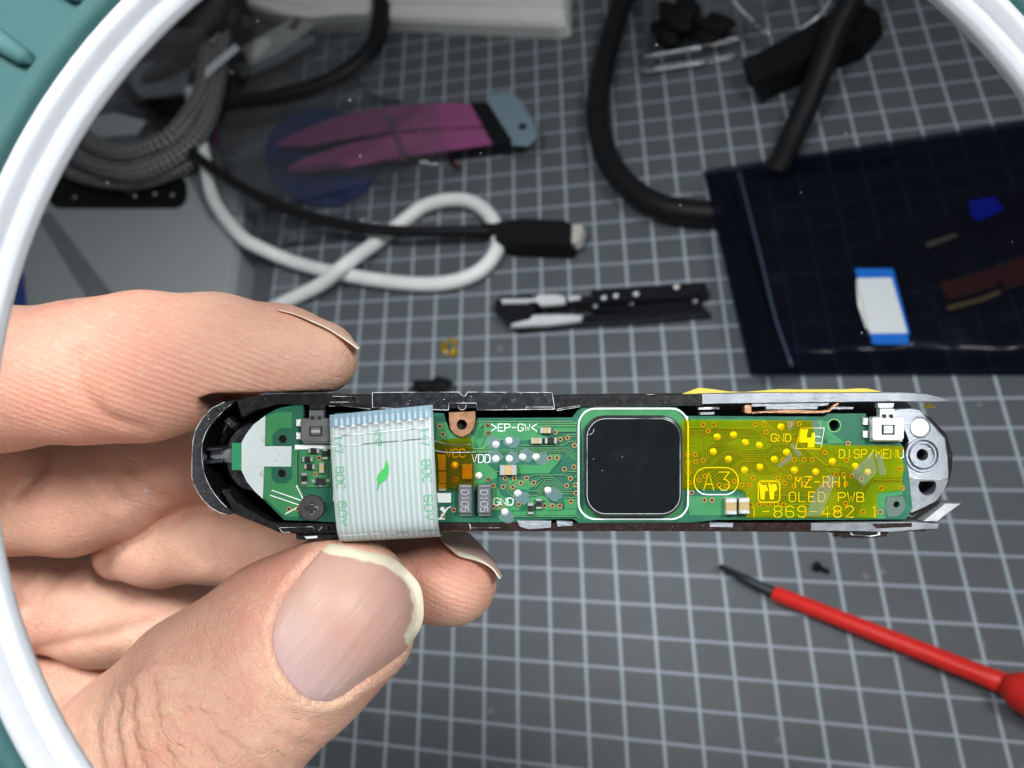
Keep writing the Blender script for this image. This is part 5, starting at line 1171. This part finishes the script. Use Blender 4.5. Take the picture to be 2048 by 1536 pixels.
# --- screwdriver
sd_ = at_base('screwdriver', 'thin red insulated screwdriver with dark bare tip lying at the lower corner', 'screwdriver', 1560, 1185, 0.0)
ax0 = mp_((1440, 1133), 0.30); ax1 = mp_((1548, 1186), 0.30); ax2 = mp_((2020, 1372), 0.42); ax3 = mp_((2040, 1381), 0.62); ax4 = mp_((2500, 1600), 0.7)
ltube('blade', [ax0, ax0 + (ax1 - ax0) * 0.5, ax1 + (ax1 - ax0) * 0.1], [0.075, 0.12, 0.15], M['blade'], sd_)
ltube('insulated_shaft', [ax1, ax1 + (ax2 - ax1) * 0.012, ax1 + (ax2 - ax1) * 0.5, ax1 + (ax2 - ax1) * 0.9, ax2], [0.17, 0.20, 0.215, 0.23, 0.26], M['red'], sd_, 18)
ltube('handle', [ax2, ax2 + (ax3 - ax2) * 0.4, ax3, ax3 + (ax4 - ax3) * 0.12, ax3 + (ax4 - ax3) * 0.6, ax4], [0.26, 0.36, 0.46, 0.50, 0.50, 0.42], M['red'], sd_, 22)

# --- micro USB lead
us = at_base('usb_cable', 'black cable ending in a flat plug with short metal tip', 'usb cable', 1000, 470)
ltube('cord', path([(250, 170, 1.7), (330, 255, 1.9), (400, 318, 2.0), (480, 372, 1.8), (580, 420, 1.4), (700, 452, 1.1), (800, 462, 0.95), (900, 463, 0.75), (1000, 462, 0.5)]), 0.205, M['cableblack'], us)
def plug(P, z0, z1, nm, mat, bev): return slab(nm, P, z0, z1, mat, us, bev)
plug([(985, 445), (1010, 438), (1050, 434), (1130, 438), (1142, 445), (1140, 485), (1130, 491), (1010, 487), (988, 476)], 0.08, 0.80, 'plug_body', M['blackmatte'], 0.12)
plug([(1126, 450), (1160, 447), (1167, 454), (1158, 480), (1150, 486), (1124, 484)], 0.30, 0.66, 'plug_tip', M['usbsteel'], 0.06)
ltube('strain_relief', path([(965, 462, 0.5), (985, 462, 0.5), (1000, 462, 0.5)], 4), 0.27, M['blackmatte'], us)

# --- white cable loop
wc = at_base('white_cable', 'thick pale grey cable making a loose loop on the mat', 'cable', 900, 560)
ltube('cord', path([(380, 180, 1.8), (400, 270, 1.7), (412, 330, 1.5), (428, 400, 1.38), (480, 470, 1.36), (525, 498, 1.0), (590, 525, 0.42), (680, 548, 0.4), (790, 565, 0.32), (880, 568, 0.31), (950, 548, 0.31), (990, 508, 0.31), (996, 470, 0.31), (980, 432, 0.31), (945, 405, 0.31), (900, 400, 0.31), (850, 412, 0.31), (810, 440, 0.31), (760, 480, 0.31), (690, 530, 0.9), (640, 570, 0.6), (560, 610, 0.31), (470, 660, 0.31), (380, 720, 0.31)], 10), 0.268, M['cablewhite'], wc, 14)

# --- thick black braided cables on the right
bc1 = at_base('braided_cable', 'thick black cable curving down from the top edge into the dark bag', 'cable', 1230, 360)
ltube('cord', path([(1275, -120, 0.6), (1245, 0, 0.6), (1215, 100, 0.6), (1196, 200, 0.6), (1200, 270, 0.6), (1222, 330, 0.6), (1262, 378, 0.6), (1320, 412, 0.6), (1400, 426, 0.5), (1450, 426, 0.42)]), 0.42, M['cableblack'], bc1, 16)
bc2 = at_base('braided_cable', 'straight black cable dropping behind the dark bag from the upper corner', 'cable', 1600, 250)
ltube('cord', path([(1790, -160, 2.2), (1720, -30, 2.0), (1672, 60, 1.6), (1630, 170, 1.0), (1590, 262, 0.6), (1562, 325, 0.45), (1552, 350, 0.40)]), 0.40, M['cableblack'], bc2, 16)
cn = at_base('connector_block', 'short black plug housing next to the clear case', 'connector', 1560, 110)
cnp = [(1483, 120), (1590, 62), (1660, 24), (1720, 0), (1760, 20), (1720, 70), (1640, 100), (1560, 138), (1512, 160)]
slab('housing', cnp, 0.05, 1.1, M['blackmatte'], cn, 0.12)
slab('collar', [(1484, 118), (1502, 108), (1530, 150), (1512, 160)], 0.05, 1.16, M['cableblack'], cn, 0.05)

# --- clear case at the top
cc = at_base('clear_case', 'clear plastic box with bright rims at the top edge', 'plastic box', 1420, 60)
slab('base_panel', [(1285, 108), (1500, 62), (1560, -10), (1560, -90), (1290, -90)], 0.25, 0.30, M['clear'], cc, 0.0)
for P, z in (([(1284, 116), (1400, 96), (1490, 72)], 0.5), ([(1284, 146), (1400, 128), (1480, 108)], 0.12)):
    ltube('rim_bar', path([(a, b, z) for a, b in P], 5), 0.10, M['clear'], cc, 8)
    ltube('rim_edge', path([(a + 2, b - 2, z + 0.11) for a, b in P[:2]], 5), 0.05, M['bright'], cc, 6)
ltube('rim_bar', path([(1468, -10, 0.9), (1485, 20, 0.9), (1520, 55, 0.9), (1540, 70, 0.7)], 4), 0.13, M['clear'], cc, 8)
ltube('rim_edge', path([(1466, 0, 1.0), (1480, 18, 1.0), (1506, 42, 0.95)], 4), 0.06, M['bright'], cc, 6)
ltube('hinge_loop', path([(1600, 60, 0.7), (1640, 30, 0.9), (1660, -5, 0.9), (1650, -40, 0.9)], 5), 0.05, M['bright'], cc, 6)
slab('wall_panel', [(1284, 108), (1290, 30), (1288, -60), (1300, -60), (1302, 30), (1296, 106)], 0.2, 1.1, M['clear'], cc, 0.0)
fz = at_base('foam_scrap', 'small ragged black foam lump inside the clear case', 'foam', 1390, 50)
def blobmesh(name, P, z, r, mat, parent, seed=1):
    rr = random.Random(seed); c = mp_(P, z); bm = bmesh.new(); bmesh.ops.create_icosphere(bm, subdivisions=3, radius=1.0)
    ph = [(rr.uniform(2, 6), rr.uniform(2, 6), rr.uniform(2, 6), rr.uniform(0, 6)) for _ in range(5)]
    for v in bm.verts:
        k = 1 + 0.22 * sum(math.sin(a * v.co.x + b * v.co.y + d * v.co.z + e_) for a, b, d, e_ in ph) / 2
        v.co = Vector((c[0] + v.co.x * r[0] * k, c[1] + v.co.y * r[1] * k, max(0.31, c[2] + v.co.z * r[2] * k)))
    if parent is not None:
        for v in bm.verts: v.co -= parent.location
    me = bpy.data.meshes.new(name); bm.to_mesh(me); bm.free(); return link(name, me, mat, parent, True)
blobmesh('lump', (1355, 38), 0.6, (0.75, 1.0, 0.4), M['blackmatte'], fz, 2); blobmesh('lump', (1425, 58), 0.6, (0.7, 0.6, 0.35), M['blackmatte'], fz, 5)

# --- antistatic bag with parts inside
bag = at_base('antistatic_bag', 'large dark blue translucent antistatic bag with small parts inside', 'bag', 1700, 560)
film_sheet('film', [(1405, 340), (2110, 230), (2140, 750), (1500, 752)], lambda u, v: 0.08 + (0.90 + 0.10 * math.sin(9 * u + 5 * v) + 0.07 * abs(math.sin(17 * u - 9 * v)) + 0.08 * abs(math.sin(5 * u + 13 * v + 1))) * (lambda e: e * e * (3 - 2 * e))(min(1, 9 * min(u, 1 - u, v, 1 - v))), M['darkbag'], bag, 40, 32)
film_sheet('seal_strip', [(1407, 346), (1450, 340), (1580, 735), (1502, 748)], lambda u, v: 1.05 + 0.18 * math.sin(math.pi * u), M['darkbag'], bag, 8, 24)
ltube('seal_ridge', path([(1478, 345, 1.14), (1500, 430, 1.2), (1525, 530, 1.2), (1552, 640, 1.16), (1584, 732, 1.02)], 6), 0.05, principled('seal_edge', (0.03, 0.045, 0.075), 0.4), bag, 8)
film_sheet('back_film', [(1412, 348), (2120, 240), (2140, 748), (1505, 748)], lambda u, v: 0.03, M['darkbag'], bag, 4, 4)
fx = at_base('flex_cable', 'short white flat cable with two blue ends on the dark bag', 'flat cable', 1765, 610)
slab('white_strip', [(1714, 556), (1783, 555), (1815, 666), (1740, 667)], 1.22, 1.26, M['flexwhite'], fx); slab('blue_end', [(1710, 537), (1776, 537), (1783, 555), (1714, 556)], 1.22, 1.265, M['flexblue'], fx); slab('blue_end', [(1740, 667), (1815, 666), (1819, 688), (1745, 688)], 1.22, 1.265, M['flexblue'], fx)
slab('blue_side', [(1776, 537), (1786, 537), (1820, 668), (1815, 668)], 1.215, 1.255, M['flexblue'], fx); slab('folded_under', [(1712, 560), (1724, 560), (1742, 668), (1736, 668), (1716, 610)], 1.10, 1.16, M['cablewhite'], fx)
pm = at_base('camera_module', 'black slim part with a blue square tab inside the dark bag', 'electronic part', 1900, 450)
slab('body', [(1725, 500), (1760, 478), (1900, 428), (2060, 372), (2100, 470), (1960, 520), (1850, 560), (1790, 560), (1770, 520)], 0.3, 0.42, M['blackmatte'], pm, 0.03)
slab('blue_tab', [(1937, 402), (1990, 393), (2008, 418), (1958, 441), (1942, 432)], 0.42, 0.46, M['flexblue2'], pm); slab('edge_strip', [(1850, 486), (1910, 466), (1915, 472), (1855, 496)], 0.42, 0.44, principled('dull_brass', (0.4, 0.33, 0.16), 0.5), pm)
am = at_base('amber_flex', 'dark amber flex strip with gold edge inside the dark bag', 'flat cable', 1950, 570)
slab('strip', [(1880, 566), (1960, 545), (2060, 508), (2075, 560), (1980, 590), (1900, 606)], 0.46, 0.49, M['amber'], am); slab('gold_edge', [(1892, 612), (1960, 595), (1998, 580), (2000, 588), (1960, 604), (1896, 621)], 0.46, 0.50, M['goldline'], am); slab('black_edge', [(1885, 603), (1990, 574), (2003, 560), (2010, 575), (1960, 592), (1895, 612)], 0.47, 0.508, M['blackmatte'], am)

# --- black shell part in the middle
sh = at_base('casing_part', 'glossy black casing strip with painted bright glint streaks in the middle of the mat', 'casing part', 1200, 620)
slab('rounded_end', [(988, 600), (1000, 590), (1030, 588), (1062, 586), (1070, 596), (1072, 622), (1062, 640), (1020, 650), (1000, 634), (984, 618)], 0.02, 0.55, M['glossblack'], sh, 0.14)
slab('upper_rail', [(1050, 596), (1180, 590), (1180, 578), (1300, 570), (1410, 562), (1412, 580), (1380, 592), (1200, 604), (1060, 610)], 0.02, 0.6, M['glossblack'], sh, 0.08)
slab('lower_rail', [(1015, 646), (1060, 636), (1170, 628), (1300, 622), (1410, 612), (1418, 622), (1300, 634), (1150, 642), (1030, 655)], 0.02, 0.45, M['glossblack'], sh, 0.08)
slab('bridge', [(1180, 590), (1250, 600), (1330, 596), (1400, 600), (1405, 612), (1300, 624), (1180, 622)], 0.02, 0.35, M['glossblack'], sh, 0.06)
for P, z in (([(1000, 597), (1070, 596), (1076, 588), (1118, 588), (1132, 594), (1130, 606), (1080, 610), (1072, 604), (1004, 606)], 0.62), ([(1030, 638), (1045, 630), (1120, 628), (1165, 630), (1160, 640), (1100, 648), (1020, 652)], 0.52), ([(1134, 592), (1160, 590), (1162, 598), (1136, 602)], 0.63), ([(1064, 612), (1140, 608), (1140, 616), (1070, 618)], 0.3)):
    slab('glint_streak', P, z - 0.12, z, M['bright'], sh, 0.05)  # lamp glints on the gloss painted as pale raised strips
V, Fc = dome(0.14, 0.12)
for i, (a, b, z) in enumerate(((1208, 596, 0.58), (1232, 592, 0.58), (1272, 588, 0.6), (1353, 574, 0.62), (1190, 612, 0.4), (1390, 602, 0.4), (1262, 606, 0.38))):
    q = mesh('rivet', V, Fc, M['bright'] if i < 4 else M['greymetal'], sh, True); q.location = Vector(mp_((a, b), z)) - sh.location; q.scale = (0.7, 0.6, 0.5)

# --- loose bits
def scrap(name, label, cat, P, z, mat, bev=0.0, group=None):
    o = slab(name, P, 0.004, z, mat, None, bev); tag(o, label, cat, group); return o
ts = at_base('tape_scrap', 'crumpled transparent yellow tape scrap on the mat', 'tape scrap', 900, 693)
rr = random.Random(3)
for k in range(9):
    a = k / 9 * 6.28; c = (900 + 13 * math.cos(a), 693 + 14 * math.sin(a)); q = [(c[0] + 7 * math.cos(t + a) * rr.uniform(.7, 1.2), c[1] + 6 * math.sin(t + a) * rr.uniform(.6, 1.1)) for t in (0, 1.2, 2.4, 3.7, 5)]
    slab('crumple', q, 0.01 + 0.01 * k, 0.06 + 0.012 * k, M['tape'] if k % 3 else M['tapeedge'], ts)
scrap('tape_crumb', 'tiny pale yellow crumb beside the tape scrap', 'crumb', [(994, 692), (1003, 688), (1006, 698), (999, 705), (994, 700)], 0.03, M['tapeedge'])
lb = at_base('black_lump', 'small crumbled black piece just above the module bracket', 'debris', 865, 770)
blobmesh('crumb', (848, 772), 0.5, (0.40, 0.22, 0.18), M['blackmatte'], lb, 4); blobmesh('crumb', (880, 768), 0.5, (0.42, 0.24, 0.2), M['blackmatte'], lb, 6)
ls = at_base('loose_screw', 'tiny black screw lying above the red screwdriver', 'screw', 1640, 1140)
ltube('shank', [mp_((1640, 1136), 0.13), mp_((1657, 1143), 0.13)], 0.065, M['blackmatte'], ls, 8); ltube('head', [mp_((1629, 1131), 0.13), mp_((1638, 1135), 0.13)], 0.13, M['blackmatte'], ls, 10)

# --- pink forked flex cable
pk = at_base('pink_flex_cable', 'pink forked flex cable with black band and blue-grey end tab', 'flex cable', 780, 260)
def flex(P, z, mat, nm): return slab(nm, P, z - 0.03, z, mat, pk)
flex([(550, 287), (600, 262), (660, 238), (740, 218), (830, 208), (900, 206), (945, 209), (968, 252), (900, 256), (800, 260), (700, 276), (620, 292), (560, 291)], 0.95, M['pink'], 'strand')
flex([(572, 333), (620, 312), (700, 286), (800, 266), (900, 259), (970, 256), (985, 288), (930, 296), (860, 306), (760, 322), (680, 338), (600, 343), (576, 340)], 0.95, M['pink'], 'strand')
flex([(940, 205), (975, 204), (1025, 282), (986, 290)], 0.97, M['blackmatte'], 'band')
flex([(972, 190), (1020, 180), (1045, 205), (1070, 250), (1072, 275), (1055, 292), (1025, 290), (975, 205)], 0.92, M['bluegrey'], 'end_tab')
slab('tab_hole', circle(1045, 253, 9, 14, 7), 0.90, 0.926, M['hole'], pk)
flex([(396, 268), (408, 240), (430, 235), (440, 262), (430, 300), (408, 308)], 0.7, M['pink'], 'curled_end')
for P in ([(772, 230), (784, 250), (800, 290), (808, 318)],): ltube('film_glint', path([(a, b, 1.05) for a, b in P], 4), 0.11, M['clear'], pk, 8)
scrap('blue_disc', 'dark blue disc partly under the pink flex cable', 'disc', circle(640, 310, 112, 40, 96), 0.35, M['blue'], 0.04)
scrap('brown_wire', 'short curved brown wire end below the pink flex', 'wire', [(885, 300), (900, 315), (915, 328), (922, 336), (912, 338), (898, 324), (882, 306)], 0.12, principled('brown_wire', (0.05, 0.015, 0.012), 0.5))
cb = at_base('clear_bag', 'crinkled clear plastic bag lying over the pink flex cable', 'bag', 650, 260)
film_sheet('film', [(300, 190), (860, 170), (900, 330), (420, 440)], crumple(11, 0.75, 1.05, 8), M['clear'], cb, 44, 36)
film_sheet('corner', [(430, 300), (790, 320), (760, 450), (500, 500)], crumple(17, 0.5, 0.55, 9), M['clear'], cb, 30, 24)
cb2 = at_base('clear_bag', 'clear plastic bag with grey parts below the white boxes', 'bag', 600, 110)
film_sheet('film', [(470, 30), (760, 20), (760, 190), (430, 240)], crumple(23, 0.9, 0.6, 8), M['clear'], cb2, 34, 30)
slab('grey_insert', [(480, 95), (560, 50), (620, 15), (640, 35), (560, 100), (500, 130)], 0.4, 0.6, M['whiteplastic'], cb2, 0.05); slab('grey_insert', [(470, 128), (560, 98), (625, 68), (630, 80), (560, 120), (480, 152)], 0.4, 0.55, M['greyplastic'], cb2, 0.05)
slab('pink_insert', [(575, 55), (602, 20), (610, 26), (590, 60)], 0.6, 0.64, principled('rose', (0.28, 0.08, 0.09), 0.5), cb2)

# --- black cables on the left
lc = at_base('black_cable', 'black cable arching from the white boxes to the braided coil', 'cable', 650, 170)
ltube('cord', path([(765, -40, 0.8), (762, 40, 0.8), (745, 95, 0.8), (700, 140, 0.9), (640, 172, 1.0), (560, 195, 1.2), (480, 210, 1.3), (400, 222, 1.3), (320, 215, 1.2), (270, 190, 1.0)]), 0.40, M['cableblack'], lc, 14)
tw = at_base('thin_wire', 'thin black wire running to the pink flex cable', 'wire', 740, 180)
ltube('strand', path([(700, 135, 0.9), (715, 160, 0.6), (735, 185, 0.4), (770, 200, 0.4), (800, 205, 0.6)]), 0.09, M['cableblack'], tw, 8)
co = at_base('braided_coil', 'coiled braided grey and black sleeve cable behind the magnifier rim', 'cable', 280, 260)
for P, r in (([(140, 300, 2.00), (190, 330, 2.10), (260, 345, 2.15), (330, 325, 2.10), (390, 280, 2.00), (420, 220, 1.90), (440, 120, 1.70), (450, 0, 1.60), (450, -80, 1.60)], 0.42), ([(110, 320, 1.50), (160, 352, 1.50), (260, 366, 1.55), (350, 342, 1.50), (420, 300, 1.40)], 0.32), ([(150, 262, 2.30), (200, 296, 2.50), (260, 306, 2.60), (330, 282, 2.50), (375, 236, 2.30), (405, 180, 2.10), (415, 100, 2.00)], 0.40), ([(120, 290, 1.90), (180, 318, 2.00), (260, 326, 2.20), (345, 300, 2.20), (395, 245, 2.10)], 0.34)):
    ltube('loop', path(P), r, M['braid'], co, 16, True)
gb = at_base('grey_box', 'grey plastic box with a black rounded slot behind the index finger', 'plastic box', 240, 480, DESK_Z)
slab('body', [(20, 360), (120, 335), (380, 320), (420, 330), (482, 372), (478, 430), (470, 520), (458, 600), (440, 760), (-60, 760), (-40, 500)], DESK_Z, 1.0, M['greyplastic'], gb, 0.3)
slab('slot', rrect(96, 350, 374, 417, 26, 6), 0.9, 1.012, M['blackmatte'], gb)
for k in range(3):
    x0 = 150 + k * 14
slab('groove', [(72, 430), (100, 425), (225, 588), (260, 640), (200, 640)], 0.95, 1.008, wear(principled('grey_groove', (0.17, 0.18, 0.185), 0.5), 2, 0.1, 0), gb)
scrap('blue_edge_strip', 'narrow blue strip beside the magnifier rim', 'strip', [(26, 555), (40, 540), (46, 600), (44, 640), (20, 640)], 1.2, principled('blue_strip', (0.02, 0.05, 0.25), 0.5))
bits = at_base('metal_bit', 'small dark metal bits lying in the black slot of the grey box', 'debris', 260, 385, 1.02)
for k, (a, b) in enumerate(((200, 372), (258, 382), (270, 392), (310, 388), (345, 390), (290, 372), (150, 395))):
    V, Fc = dome(0.10, 0.08, 10, 3); q = mesh('bit', V, Fc, M['greymetal'], bits, True); q.location = Vector(mp_((a, b), 1.02)) - bits.location
wb = at_base('white_box', 'white plastic box with a stepped edge at the top centre', 'plastic box', 900, 10)
slab('body', [(742, -200), (1128, -200), (1130, 36), (1124, 44), (1108, 47), (940, 42), (745, 33)], 0.02, 0.8, M['whiteplastic'], wb, 0.2); slab('lid_step', [(760, -200), (1124, -200), (1126, 12), (940, 8), (745, 2)], 0.8, 0.95, M['whiteplastic'], wb, 0.06)
wb2 = at_base('white_box', 'smaller off-white block beside the stepped white box', 'plastic box', 620, 5)
slab('body', [(488, -160), (738, -160), (738, 30), (700, 38), (620, 40), (560, 30), (490, 6)], 0.02, 0.8, M['whiteplastic'], wb2, 0.25); slab('lid_step', [(500, -160), (735, -160), (735, 6), (620, 12), (500, -8)], 0.8, 0.9, M['whiteplastic'], wb2, 0.05)
db = at_base('dark_pouch', 'black pouch with shiny film edges at the upper left behind the rim', 'pouch', 370, 110)
film_sheet('film', [(300, -40), (500, -60), (470, 150), (230, 200)], crumple(31, 1.0, 1.2, 7), M['glossblack'], db, 30, 28)
film_sheet('clear_flap', [(215, 60), (420, 55), (400, 190), (200, 210)], crumple(37, 0.7, 2.1, 6), M['clear'], db, 24, 20)
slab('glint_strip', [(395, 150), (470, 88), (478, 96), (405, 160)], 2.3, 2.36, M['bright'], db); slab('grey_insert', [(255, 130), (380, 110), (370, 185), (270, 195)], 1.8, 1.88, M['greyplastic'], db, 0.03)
slab('grey_insert', [(170, 235), (230, 225), (290, 240), (270, 268), (160, 280)], 1.9, 2.0, M['greyplastic'], db, 0.03)
